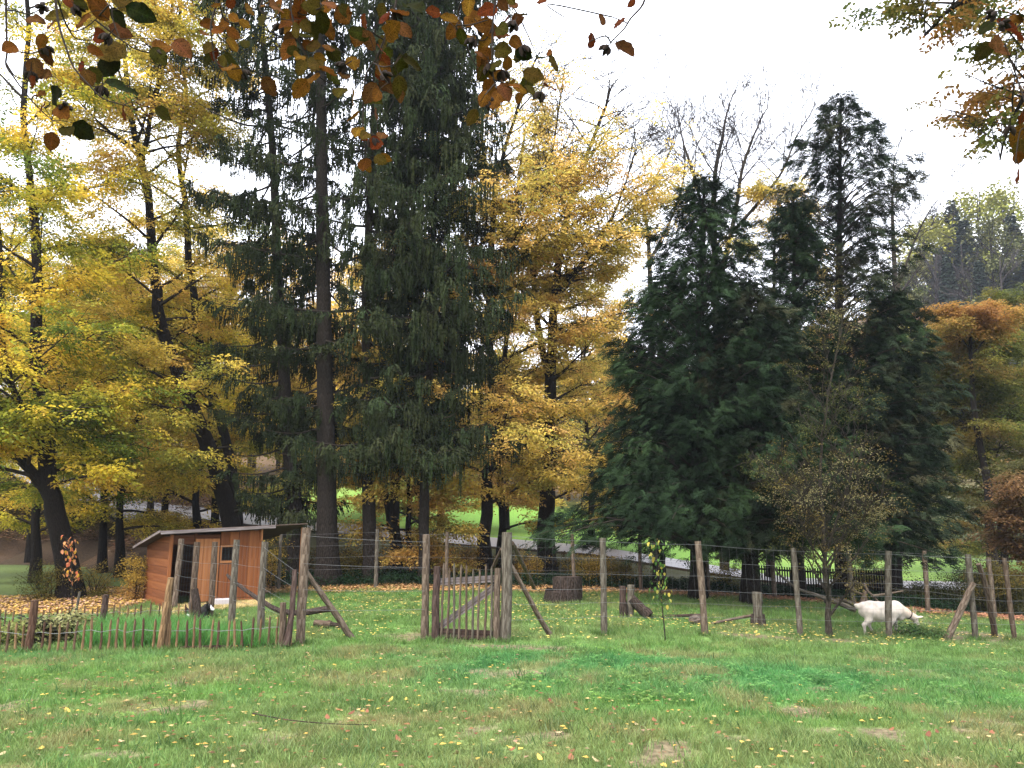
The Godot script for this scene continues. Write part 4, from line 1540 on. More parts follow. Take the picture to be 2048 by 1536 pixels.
func make_logs() -> void:
	seeded("logs")
	var p := foot(1126, 20.6)
	var st := thing("tree_stump", "wide dark tree stump with a stepped cut standing behind the gate brace", "stump", p)
	var g := Geo.new()
	g.tube(PackedVector3Array([Vector3(0, -0.1, 0), Vector3(0, 0.12, 0), Vector3(0, 0.24, 0), Vector3(0, 0.27, 0)]), PackedFloat32Array([0.52, 0.5, 0.47, 0.44]), 18, Color(0.9, 0.9, 0.9), 0.5, 0.05, rng)
	part("stump_base", g.mesh(), M.stump, st)
	var g2 := Geo.new()
	g2.tube(PackedVector3Array([Vector3(0.12, 0.1, -0.05), Vector3(0.12, 0.4, -0.05), Vector3(0.12, 0.60, -0.05), Vector3(0.12, 0.625, -0.05)]), PackedFloat32Array([0.40, 0.39, 0.38, 0.35]), 16, Color(1, 1, 1), 0.5, 0.05, rng)
	part("stump_block", g2.mesh(), M.stump, st)
	var g3 := Geo.new()
	g3.tube(PackedVector3Array([Vector3(-0.36, 0.1, 0.05), Vector3(-0.36, 0.3, 0.05), Vector3(-0.36, 0.36, 0.05)]), PackedFloat32Array([0.13, 0.11, 0.06]), 8, Color(0.55, 0.52, 0.5), 0.5, 0.1, rng)
	part("root_knob", g3.mesh(), M.stump, st)

	var q := foot(1255, 18.0)
	var o := thing("cut_post", "two short upright timbers set side by side in the paddock, leaned on by a log", "post", q)
	beam(o, q + Vector3(-0.10, -0.1, 0), q + Vector3(-0.09, 0.66, 0), 0.085, 0.08, "timber", M.dark_wood, 0.01)
	beam(o, q + Vector3(0.06, -0.1, 0.05), q + Vector3(0.09, 0.69, 0.05), 0.075, 0.085, "timber", M.post[2], 0.02)
	beam(o, q + Vector3(-0.1, -0.1, 0.1), q + Vector3(-0.10, 0.3, 0.1), 0.10, 0.095, "timber", M.stump, 0.01)
	var q2 := foot(1280, 17.9)
	var lg := thing("leaning_log", "thick dark log with rough bark leaning down from the two upright timbers", "log", q2)
	beam(lg, q2 + Vector3(-0.18, 0.42, 0.0), q2 + Vector3(0.20, 0.05, 0.1), 0.10, 0.125, "bark", M.stump, 0.03)

	var q3 := foot(1517, 17.6)
	var c := thing("cut_post", "short sawn post on a split stump base right of the lying pole", "post", q3)
	beam(c, q3 + Vector3(0, -0.1, 0), q3 + Vector3(0.01, 0.73, 0), 0.11, 0.105, "timber", M.post[2], 0.01)
	for k in 5:
		var a := k * 1.3 + 0.4
		beam(c, q3 + Vector3(cos(a) * 0.13, -0.08, sin(a) * 0.1), q3 + Vector3(cos(a) * 0.11, 0.26 + R(-0.08, 0.06), sin(a) * 0.08), 0.055, 0.04, "splinter", M.stump, 0.01)

	var q4 := foot(1395, 18.0)
	var lp := thing("lying_pole", "thin pole lying in the grass between the leaning log and the sawn post", "pole", q4)
	beam(lp, foot(1302, 17.9) + Vector3(0, 0.03, 0), foot(1410, 18.2) + Vector3(0, 0.11, 0), 0.035, 0.03, "pole_piece", M.dark_wood, 0.03)
	beam(lp, foot(1424, 17.4) + Vector3(0, 0.03, 0), foot(1508, 17.9) + Vector3(0, 0.2, 0), 0.028, 0.035, "pole_piece", M.post[0], 0.02)
	var q5 := foot(1393, 17.3)
	var rk := thing("stone", "rounded brown stone lying left of the middle fence post", "stone", q5)
	var g4 := Geo.new()
	g4.tube(PackedVector3Array([Vector3(-0.16, 0.06, 0), Vector3(-0.12, 0.08, 0), Vector3(0, 0.1, 0), Vector3(0.1, 0.09, 0), Vector3(0.15, 0.07, 0)]), PackedFloat32Array([0.03, 0.09, 0.125, 0.1, 0.04]), 10, Color(1, 1, 1), 0.5, 0.1, rng)
	part("rock", g4.mesh(), M.stone, rk)

	# crooked boughs lying about
	var b0 := foot(640, 15.2)
	var fb := thing("fallen_bough", "crooked dark bough propped against the fence posts beside the shed", "branch", at(640, 1222, 15.0))
	var l := path([[455, 1150], [462, 1158], [480, 1172], [505, 1190], [530, 1206], [560, 1222], [600, 1226], [635, 1221], [662, 1217]], 16.2, 14.6)
	var g5 := Geo.new()
	var loc := PackedVector3Array()
	for v in smooth(l, 2):
		loc.append(v - fb.position)
	g5.tube(loc, taper(loc.size(), 0.03, 0.062), 8, Color(1, 1, 1), 0.4, 0.07, rng)
	part("bough", g5.mesh(), M.stump, fb)
	var hb := foot(642, 15.4)
	var hl := thing("short_log", "short orange brown log lying in the grass behind the long brace", "log", hb)
	beam(hl, hb + Vector3(-0.13, 0.09, 0), hb + Vector3(0.2, 0.06, 0.05), 0.07, 0.085, "bark", M.post[1], 0.01)
	beam(hl, hb + Vector3(0.18, 0.08, 0.06), hb + Vector3(0.42, 0.03, 0.1), 0.05, 0.04, "stub", M.stump, 0.06)

	var cb := thing("fallen_bough", "long pale curved branch reaching over the back fence beside the slender fruit tree", "branch", at(1660, 1200, 21.5))
	for q6 in [[[[1548, 1132], [1556, 1146], [1572, 1160], [1592, 1176], [1612, 1184], [1632, 1190], [1652, 1198], [1680, 1207], [1712, 1222]], 0.022, 0.07], [[[1650, 1202], [1676, 1200], [1700, 1205], [1722, 1218]], 0.06, 0.05]]:
		var g6 := Geo.new()
		var lc := PackedVector3Array()
		for v in smooth(path(q6[0], 21.8, 20.8), 2):
			lc.append(v - cb.position)
		g6.tube(lc, taper(lc.size(), q6[1], q6[2]), 8, Color(1, 1, 1), 0.4, 0.07, rng)
		part("bough", g6.mesh(), M.post[2], cb)
	var wg := thing("brush_pile", "crossed sticks and a forked limb stacked behind the white goat", "branches", foot(1735, 20.5))
	for q7 in [[[[1694, 1170], [1702, 1180], [1716, 1186], [1730, 1190]], 0.055, 0.03], [[[1722, 1212], [1728, 1196], [1731, 1184]], 0.075, 0.055], [[[1735, 1212], [1733, 1196], [1731, 1182]], 0.022, 0.02], [[[1764, 1212], [1748, 1194], [1736, 1182], [1728, 1166]], 0.03, 0.028], [[[1744, 1192], [1772, 1188], [1806, 1182]], 0.04, 0.02], [[[1722, 1216], [1760, 1222], [1800, 1216]], 0.06, 0.05]]:
		var g7 := Geo.new()
		var lc := PackedVector3Array()
		for v in smooth(path(q7[0], 20.3, 20.6), 2):
			lc.append(v - wg.position)
		g7.tube(lc, taper(lc.size(), q7[1], q7[2]), 7, Color(1, 1, 1), 0.4, 0.07, rng)
		part("stick", g7.mesh(), M.post[1] if q7[1] > 0.05 else M.post[0], wg)
	var tw := foot(640, 7.3)
	var tg := thing("dead_twig", "thin dead twig lying across the near lawn", "twig", tw)
	var g8 := Geo.new()
	var tp := PackedVector3Array()
	for q8 in [[505, 7.75], [545, 7.55], [585, 7.4], [640, 7.28], [690, 7.22], [742, 7.2]]:
		tp.append(foot(q8[0], q8[1]) + Vector3(0, 0.06, 0) - tw)
	g8.tube(smooth(tp, 2), taper(11, 0.007, 0.003), 6, Color(1, 1, 1), 0.4, 0.1, rng)
	part("stem", g8.mesh(), M.dark_wood, tg)

# ---------------------------------------------------------------- animals
func blob(bones: Array, cell: float, k: float, paint: Callable) -> ArrayMesh:
	# one skin round all bones [a, b, radius a, radius b]: smooth union of tapered capsules, meshed as surface nets
	var lo := Vector3(1e9, 1e9, 1e9)
	var hi := -lo
	for b in bones:
		for e in 2:
			var r := Vector3.ONE * (float(b[2 + e]) + cell * 3.0)
			lo = lo.min(b[e] - r)
			hi = hi.max(b[e] + r)
	var nx := int((hi.x - lo.x) / cell) + 2
	var ny := int((hi.y - lo.y) / cell) + 2
	var nz := int((hi.z - lo.z) / cell) + 2
	var f := PackedFloat32Array()
	f.resize(nx * ny * nz)
	f.fill(1.0)
	for b in bones:
		var a: Vector3 = b[0]
		var e: Vector3 = b[1]
		var ra: float = b[2]
		var rb: float = b[3]
		var mg := maxf(ra, rb) + cell * 2.0 + k
		var l := ((a.min(e) - Vector3.ONE * mg - lo) / cell).floor()
		var h := ((a.max(e) + Vector3.ONE * mg - lo) / cell).ceil()
		var ae := e - a
		var len2 := maxf(ae.length_squared(), 1e-9)
		for x in range(maxi(int(l.x), 0), mini(int(h.x), nx - 1) + 1):
			for y in range(maxi(int(l.y), 0), mini(int(h.y), ny - 1) + 1):
				for z in range(maxi(int(l.z), 0), mini(int(h.z), nz - 1) + 1):
					var p := lo + Vector3(x, y, z) * cell
					var t := clampf((p - a).dot(ae) / len2, 0.0, 1.0)
					var d := p.distance_to(a + ae * t) - lerpf(ra, rb, t)
					var i := (x * ny + y) * nz + z
					var w := f[i]
					var q := clampf(0.5 + 0.5 * (w - d) / k, 0.0, 1.0)
					f[i] = lerpf(w, d, q) - k * q * (1.0 - q)
	var g := Geo.new()
	var id := {}
	for x in nx - 1:
		for y in ny - 1:
			for z in nz - 1:
				var i := (x * ny + y) * nz + z
				var c := [f[i], f[i + 1], f[i + nz], f[i + nz + 1], f[i + ny * nz], f[i + ny * nz + 1], f[i + ny * nz + nz], f[i + ny * nz + nz + 1]]
				var neg := 0
				for v in c:
					if v < 0.0:
						neg += 1
				if neg == 0 or neg == 8:
					continue
				var s := Vector3()
				var m := 0
				for u in 8:
					for bit in [1, 2, 4]:
						if u & bit:
							continue
						var w: int = u | bit
						if (c[u] < 0.0) == (c[w] < 0.0):
							continue
						var t: float = c[u] / (c[u] - c[w])
						var pu := Vector3((u >> 2) & 1, (u >> 1) & 1, u & 1)
						var pw := Vector3((w >> 2) & 1, (w >> 1) & 1, w & 1)
						s += pu.lerp(pw, t)
						m += 1
				var p := lo + (Vector3(x, y, z) + s / m) * cell
				id[i] = g.v.size()
				g.v.append(p)
				g.n.append(Vector3(c[4] + c[5] + c[6] + c[7] - c[0] - c[1] - c[2] - c[3], c[2] + c[3] + c[6] + c[7] - c[0] - c[1] - c[4] - c[5], c[1] + c[3] + c[5] + c[7] - c[0] - c[2] - c[4] - c[6]).normalized())
				g.c.append(paint.call(p))
				g.uv.append(Vector2(p.x, p.y))
	var st := [ny * nz, nz, 1]
	for x in range(1, nx - 1):
		for y in range(1, ny - 1):
			for z in range(1, nz - 1):
				var i := (x * ny + y) * nz + z
				for ax in 3:
					var j: int = i + st[ax]
					if (f[i] < 0.0) == (f[j] < 0.0):
						continue
					var u: int = st[(ax + 1) % 3]
					var w: int = st[(ax + 2) % 3]
					var q := [i, i - u, i - u - w, i - w]
					if not (id.has(q[0]) and id.has(q[1]) and id.has(q[2]) and id.has(q[3])):
						continue
					if f[i] > 0.0:
						q = [q[0], q[3], q[2], q[1]]
					# seen from outside, front faces run clockwise
					g.idx.append(id[q[0]]); g.idx.append(id[q[2]]); g.idx.append(id[q[1]])
					g.idx.append(id[q[0]]); g.idx.append(id[q[3]]); g.idx.append(id[q[2]])
	return g.mesh()

func horn_mesh(p: Array, r: float) -> ArrayMesh:
	var g := Geo.new()
	var pts := smooth(PackedVector3Array(p), 3)
	g.tube(pts, taper(pts.size(), r, 0.003), 7, Color(1, 1, 1), 0.3)
	return g.mesh()

func make_goats() -> void:
	seeded("goats")
	var p := foot(1766, 17.1)
	var o := thing("goat", "white goat with a dark collar, head down browsing on a cut leafy branch", "goat", p)
	o.rotation.y = 0.06
	o.scale = Vector3(0.94, 0.94, 0.94)
	var V := func(x: float, y: float, z: float) -> Vector3: return Vector3(x, y, z)
	var body := [
		[Vector3(-0.36, 0.545, 0), Vector3(-0.05, 0.50, 0), 0.165, 0.205], [Vector3(-0.05, 0.50, 0), Vector3(0.34, 0.55, 0), 0.205, 0.17],
		[Vector3(-0.43, 0.64, 0), Vector3(-0.25, 0.66, 0), 0.075, 0.08], [Vector3(-0.25, 0.66, 0), Vector3(0.10, 0.62, 0), 0.08, 0.09], [Vector3(0.16, 0.66, 0), Vector3(0.32, 0.66, 0), 0.075, 0.085],
		[Vector3(0.36, 0.58, 0), Vector3(0.56, 0.48, 0), 0.15, 0.105], [Vector3(0.56, 0.48, 0), Vector3(0.71, 0.405, 0), 0.105, 0.072],
		[Vector3(0.42, 0.50, 0), Vector3(0.44, 0.40, 0), 0.13, 0.09],
		[Vector3(0.71, 0.405, 0), Vector3(0.775, 0.375, 0), 0.07, 0.066], [Vector3(0.775, 0.37, 0), Vector3(0.825, 0.20, 0), 0.06, 0.036], [Vector3(0.80, 0.26, 0), Vector3(0.82, 0.195, 0), 0.04, 0.034],
		[Vector3(-0.34, 0.50, 0.09), Vector3(-0.36, 0.34, 0.10), 0.125, 0.065], [Vector3(-0.36, 0.34, 0.10), Vector3(-0.475, 0.235, 0.10), 0.06, 0.034], [Vector3(-0.475, 0.235, 0.10), Vector3(-0.465, 0.03, 0.10), 0.032, 0.026],
		[Vector3(-0.33, 0.50, -0.09), Vector3(-0.22, 0.34, -0.10), 0.125, 0.065], [Vector3(-0.22, 0.34, -0.10), Vector3(-0.26, 0.22, -0.10), 0.055, 0.032], [Vector3(-0.26, 0.22, -0.10), Vector3(-0.175, 0.03, -0.10), 0.03, 0.025],
		[Vector3(0.27, 0.50, 0.10), Vector3(0.19, 0.33, 0.10), 0.10, 0.055], [Vector3(0.19, 0.33, 0.10), Vector3(0.13, 0.18, 0.10), 0.048, 0.033], [Vector3(0.13, 0.18, 0.10), Vector3(0.085, 0.03, 0.10), 0.03, 0.026],
		[Vector3(0.33, 0.48, -0.10), Vector3(0.36, 0.32, -0.10), 0.10, 0.055], [Vector3(0.36, 0.32, -0.10), Vector3(0.37, 0.17, -0.10), 0.048, 0.033], [Vector3(0.37, 0.17, -0.10), Vector3(0.36, 0.03, -0.10), 0.03, 0.026],
		[Vector3(-0.47, 0.62, 0), Vector3(-0.55, 0.635, 0), 0.055, 0.045], [Vector3(-0.55, 0.635, 0), Vector3(-0.60, 0.66, 0), 0.042, 0.015],
		[Vector3(-0.30, 0.36, 0), Vector3(-0.22, 0.33, 0), 0.07, 0.05]]
	part("body", blob(body, 0.015, 0.06, func(q: Vector3) -> Color:
		var w := clampf((q.x - 0.30) * 3.0, 0.0, 1.0) * clampf((q.y - 0.30) * 5.0, 0.0, 1.0)
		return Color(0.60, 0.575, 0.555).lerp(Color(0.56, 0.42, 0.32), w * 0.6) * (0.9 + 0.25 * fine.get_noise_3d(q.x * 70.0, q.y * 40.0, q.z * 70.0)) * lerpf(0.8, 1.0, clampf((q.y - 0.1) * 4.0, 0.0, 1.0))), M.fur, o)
	for sz in [-1.0, 1.0]:
		part("horn", horn_mesh([Vector3(0.76, 0.425, sz * 0.028), Vector3(0.79, 0.49, sz * 0.034), Vector3(0.80, 0.56, sz * 0.045), Vector3(0.785, 0.61, sz * 0.055)], 0.017), M.horn, o)
		var ear := Geo.new()
		ear.tube(PackedVector3Array([Vector3(0.765, 0.385, sz * 0.05), Vector3(0.82, 0.39, sz * 0.09), Vector3(0.87, 0.40, sz * 0.12), Vector3(0.905, 0.41, sz * 0.13)]), PackedFloat32Array([0.016, 0.028, 0.022, 0.005]), 7, Color(0.92, 0.82, 0.75))
		part("ear", ear.mesh(), M.fur, o)
		var eye := SphereMesh.new()
		eye.radius = 0.013
		eye.height = 0.026
		eye.radial_segments = 10
		eye.rings = 6
		part("eye", eye, M.black, o).position = Vector3(0.80, 0.345, sz * 0.052)
	for h in [Vector3(-0.46, 0.0, 0.10), Vector3(-0.165, 0.0, -0.10), Vector3(0.09, 0.0, 0.10), Vector3(0.365, 0.0, -0.10)]:
		var hf := Geo.new()
		hf.tube(PackedVector3Array([h - Vector3(0, 0.01, 0), h + Vector3(0, 0.045, 0)]), PackedFloat32Array([0.034, 0.027]), 9, Color(1, 1, 1))
		part("hoof", hf.mesh(), M.hoof, o)
	var col := TorusMesh.new()
	col.inner_radius = 0.088
	col.outer_radius = 0.108
	col.rings = 24
	col.ring_segments = 8
	var cm := part("collar", col, M.black, o)
	cm.transform = Transform3D(Basis(Vector3.BACK, -2.05), Vector3(0.655, 0.432, 0))
	var nose := SphereMesh.new()
	nose.radius = 0.02
	nose.height = 0.03
	part("nose", nose, mat(Color(0.66, 0.45, 0.42), 0.5), o).position = Vector3(0.835, 0.18, 0)

	# the black goat kid lying behind the short post
	var k := foot(398, 16.75)
	var b := thing("goat", "small black goat with a white muzzle lying behind the short leaning post", "goat", k)
	b.rotation.y = 0.25
	var kid := [
		[Vector3(-0.13, 0.12, 0), Vector3(0.06, 0.13, 0), 0.115, 0.115], [Vector3(0.06, 0.15, 0), Vector3(0.13, 0.25, 0.01), 0.095, 0.06], [Vector3(0.13, 0.25, 0.01), Vector3(0.17, 0.26, 0.02), 0.055, 0.052], [Vector3(0.17, 0.25, 0.02), Vector3(0.265, 0.195, 0.03), 0.046, 0.03],
		[Vector3(-0.14, 0.10, 0.10), Vector3(-0.02, 0.05, 0.14), 0.06, 0.035], [Vector3(-0.02, 0.05, 0.14), Vector3(-0.14, 0.025, 0.16), 0.03, 0.022], [Vector3(0.09, 0.09, 0.07), Vector3(0.17, 0.04, 0.09), 0.05, 0.03], [Vector3(0.17, 0.04, 0.09), Vector3(0.06, 0.02, 0.10), 0.026, 0.02],
		[Vector3(0.09, 0.09, -0.07), Vector3(0.2, 0.03, -0.07), 0.05, 0.026], [Vector3(-0.23, 0.18, 0), Vector3(-0.26, 0.24, 0), 0.035, 0.015]]
	part("body", blob(kid, 0.011, 0.035, func(q: Vector3) -> Color:
		return Color(0.72, 0.71, 0.74) if q.x > 0.215 or (q.x < -0.17 and q.y < 0.12) else Color(0.014, 0.013, 0.015)), M.black_fur, b)
	for sz in [-1.0, 1.0]:
		part("horn", horn_mesh([Vector3(0.155, 0.29, 0.02 + sz * 0.02), Vector3(0.15, 0.33, 0.02 + sz * 0.028), Vector3(0.13, 0.37, 0.02 + sz * 0.035)], 0.011), M.black, b)
		var ear := Geo.new()
		ear.tube(PackedVector3Array([Vector3(0.15, 0.27, 0.02 + sz * 0.04), Vector3(0.15, 0.30, 0.02 + sz * 0.09), Vector3(0.155, 0.33, 0.02 + sz * 0.125)]), PackedFloat32Array([0.012, 0.022, 0.004]), 6, Color(0.014, 0.013, 0.015))
		part("ear", ear.mesh(), M.black_fur, b)

# ---------------------------------------------------------------- smaller plants
func shrub(called: String, label: String, category: String, where: Vector3, w: float, h: float, stems: int, count: int, pal: Array, mesh: Mesh, size := 1.0, group := "", gap := -0.3) -> Node3D:
	seeded(label)
	var root := thing(called, label, category, where, group)
	var wood := Geo.new()
	var buf := PackedFloat32Array()
	for i in stems:
		var a := R(0, TAU)
		var r := w * 0.5 * sqrt(rng.randf())
		var tip := Vector3(cos(a) * r, h * R(0.6, 1.0) * (1.0 - 0.35 * r / (w * 0.5)), sin(a) * r * 0.8)
		var mid := tip * 0.5 + Vector3(R(-0.1, 0.1), h * 0.08, R(-0.1, 0.1))
		var pts := smooth(PackedVector3Array([Vector3(R(-0.08, 0.08) * w, -0.05, R(-0.08, 0.08) * w), mid, tip]), 3)
		wood.tube(pts, taper(7, 0.008 + h * 0.006, 0.003), 4, Color(1, 1, 1), 0.4, 0.0, null, false)
		for k in int(count / float(stems)):
			var t := R(0.2, 1.0)
			var q := pts[mini(int(t * 6.0), 6)] + Vector3(R(-1, 1), R(-0.8, 0.8), R(-1, 1)) * 0.16 * w
			if fine.get_noise_3d((q.x + where.x) * 12.0, q.y * 12.0, (q.z + where.z) * 12.0) < gap:
				continue
			q.y = maxf(q.y, 0.03)
			var s := R(0.6, 1.1) * size
			put(buf, Transform3D(Basis(Vector3.UP, R(0, TAU)) * Basis(Vector3.BACK, R(-0.6, 0.5)) * Basis(Vector3.RIGHT, R(-0.8, 0.8)) * Basis.from_scale(Vector3(s, s, s)), q), pick(pal, q + where))
	part("stems", wood.mesh(), M.twig, root).set_meta("kind", "stuff")
	swarm("foliage", mesh, M.leaf, buf, root)
	return root

func sapling(called: String, label: String, pts: PackedVector3Array, r: float, leaves: int, t0: float, len_: float, pal: Array, lean: float) -> Node3D:
	# a thin stem whose leaves, each one a part, can be told apart
	seeded(label)
	var root := thing(called, label, "sapling", pts[0])
	var g := Geo.new()
	var loc := PackedVector3Array()
	for p in smooth(pts, 4):
		loc.append(p - pts[0])
	loc[0].y -= 0.1
	g.tube(loc, taper(loc.size(), r, r * 0.3), 7, Color(1, 1, 1), 0.4, 0.08, rng)
	part("stem", g.mesh(), M.bark_grey, root)
	var tw := Geo.new()
	var ms := []
	for k in 5:
		ms.append(beech_leaf(label + str(k), len_, len_ * 0.62, 0.3, 0.4, pal[k % pal.size()]))
	for i in leaves:
		var t := lerpf(t0, 1.0, (i + rng.randf()) / leaves)
		var f := t * (loc.size() - 1)
		var a := mini(int(f), loc.size() - 2)
		var q := loc[a].lerp(loc[a + 1], f - a)
		var az := R(0, TAU)
		var l := lean * R(0.3, 1.0) * (1.15 - t * 0.6)
		var e := q + Vector3(cos(az) * l, l * R(-0.2, 0.8), sin(az) * l)
		tw.tube(PackedVector3Array([q, q.lerp(e, 0.5) + Vector3(0, 0.02, 0), e]), PackedFloat32Array([0.005, 0.004, 0.002]), 3, Color(1, 1, 1), 0.4, 0.0, null, false)
		var o := part("leaf", ms[i % 5], M.leaf, root)
		o.transform = Transform3D(Basis(Vector3.UP, R(0, TAU)) * Basis(Vector3.RIGHT, R(-0.9, 0.5)) * Basis.from_scale(Vector3.ONE * R(0.7, 1.2)), e)
	part("twigs", tw.mesh(), M.twig, root).set_meta("kind", "stuff")
	return root

# ---------------------------------------------------------------- the beech twigs that hang in front of the lens
func hang(called: String, label: String, twigs: Array, leaves: Array, extra: int, d: float, group := "") -> Node3D:
	# twigs: lists of directions; leaves: [px, py, size, colour, depth]
	seeded(label)
	var top := at(twigs[0][0][0], twigs[0][0][1], d)
	var root := thing(called, label, "branch", top, group)
	var nodes := PackedVector3Array()
	for t in twigs.size():
		var pts := path(twigs[t], d + R(-0.12, 0.12))
		if t > 0:
			pts[0] = nodes[0]
			var best := 1e9
			for q in nodes:
				if q.distance_to(at(twigs[t][0][0], twigs[t][0][1], d)) < best:
					best = q.distance_to(at(twigs[t][0][0], twigs[t][0][1], d))
					pts[0] = q
		var sm := smooth(pts, 4)
		var loc := PackedVector3Array()
		for p in sm:
			loc.append(p - top)
			nodes.append(p)
		var g := Geo.new()
		g.tube(loc, taper(loc.size(), 0.0042 if t == 0 else 0.0028, 0.0016), 6, Color(0.7, 0.65, 0.65), 0.1, 0.08, rng)
		part("twig", g.mesh(), M.twig, root)
	var pal := [Color(0.42, 0.17, 0.04), Color(0.48, 0.23, 0.04), Color(0.12, 0.115, 0.026), Color(0.05, 0.062, 0.022), Color(0.33, 0.085, 0.03), Color(0.24, 0.17, 0.04), Color(0.30, 0.13, 0.05)]
	var all := leaves.duplicate()
	for i in extra:
		var q := nodes[rng.randi() % nodes.size()]
		all.append([q, R(26, 46), [0, 1, 2, 4, 5, 0, 6][rng.randi() % 7]])
	for q in all:
		var c: Vector3
		var sz: float
		var ci: int
		if q[0] is Vector3:
			c = q[0] + Vector3(R(-0.07, 0.07), R(-0.09, 0.03), R(-0.1, 0.1))
			sz = q[1]
			ci = q[2]
		else:
			c = at(q[0], q[1], d + R(-0.1, 0.1))
			sz = q[2]
			ci = q[3]
		var len_ := sz / F * d * 1.18
		var near := nodes[0]
		for p in nodes:
			if p.distance_squared_to(c) < near.distance_squared_to(c):
				near = p
		var dir := (c - near)
		dir = dir.normalized() if dir.length() > 0.004 else Vector3(0, -1, 0)
		dir = (dir + Vector3(0, -0.55, 0) + Vector3(R(-0.3, 0.3), R(-0.2, 0.1), R(-0.3, 0.3))).normalized()
		var base := c - dir * len_ * 0.5
		if base.distance_to(near) > 0.004:
			var g := Geo.new()
			g.tube(PackedVector3Array([near - top, near.lerp(base, 0.5) - top + Vector3(0, 0.003, 0), base - top]), PackedFloat32Array([0.0014, 0.0012, 0.001]), 4, Color(0.8, 0.6, 0.5), 0.1, 0.0, null, false)
			part("stalk", g.mesh(), M.twig, root)
		var z := Vector3(R(-0.75, 0.75), R(-0.4, 0.4), 1.0)
		z = (z - dir * z.dot(dir)).normalized()
		var y := -dir
		var o := part("leaf", beech_leaf(label + str(randi_of()), len_, len_ * R(0.62, 0.78), R(-0.15, 0.35), R(-0.15, 0.3), pal[ci] * R(0.3, 0.55)), M.beech, root)
		o.transform = Transform3D(Basis(y.cross(z), y, z), base - top)
	return root

func randi_of() -> int:
	return rng.randi() % 100000

func husk(root: Node3D, px: float, py: float, d: float) -> void:
	# an open, four lobed beech husk
	var g := Geo.new()
	for k in 4:
		var a := k * PI / 2 + 0.5
		var o := Vector3(cos(a), 0, sin(a))
		g.tube(PackedVector3Array([Vector3(), Vector3(0, -0.008, 0) + o * 0.010, Vector3(0, -0.018, 0) + o * 0.014, Vector3(0, -0.030, 0) + o * 0.018]), PackedFloat32Array([0.003, 0.0075, 0.0085, 0.001]), 6, Color(0.5, 0.4, 0.38), 0.1, 0.1, rng)
	g.tube(PackedVector3Array([Vector3(0, 0.03, 0), Vector3()]), PackedFloat32Array([0.0012, 0.002]), 4, Color(0.6, 0.5, 0.5), 0.1)
	var o := part("husk", g.mesh(), M.twig, root)
	o.transform = Transform3D(Basis.from_euler(Vector3(R(-0.7, 0.7), R(0, TAU), R(-0.9, 0.9))), at(px, py, d) - root.position)

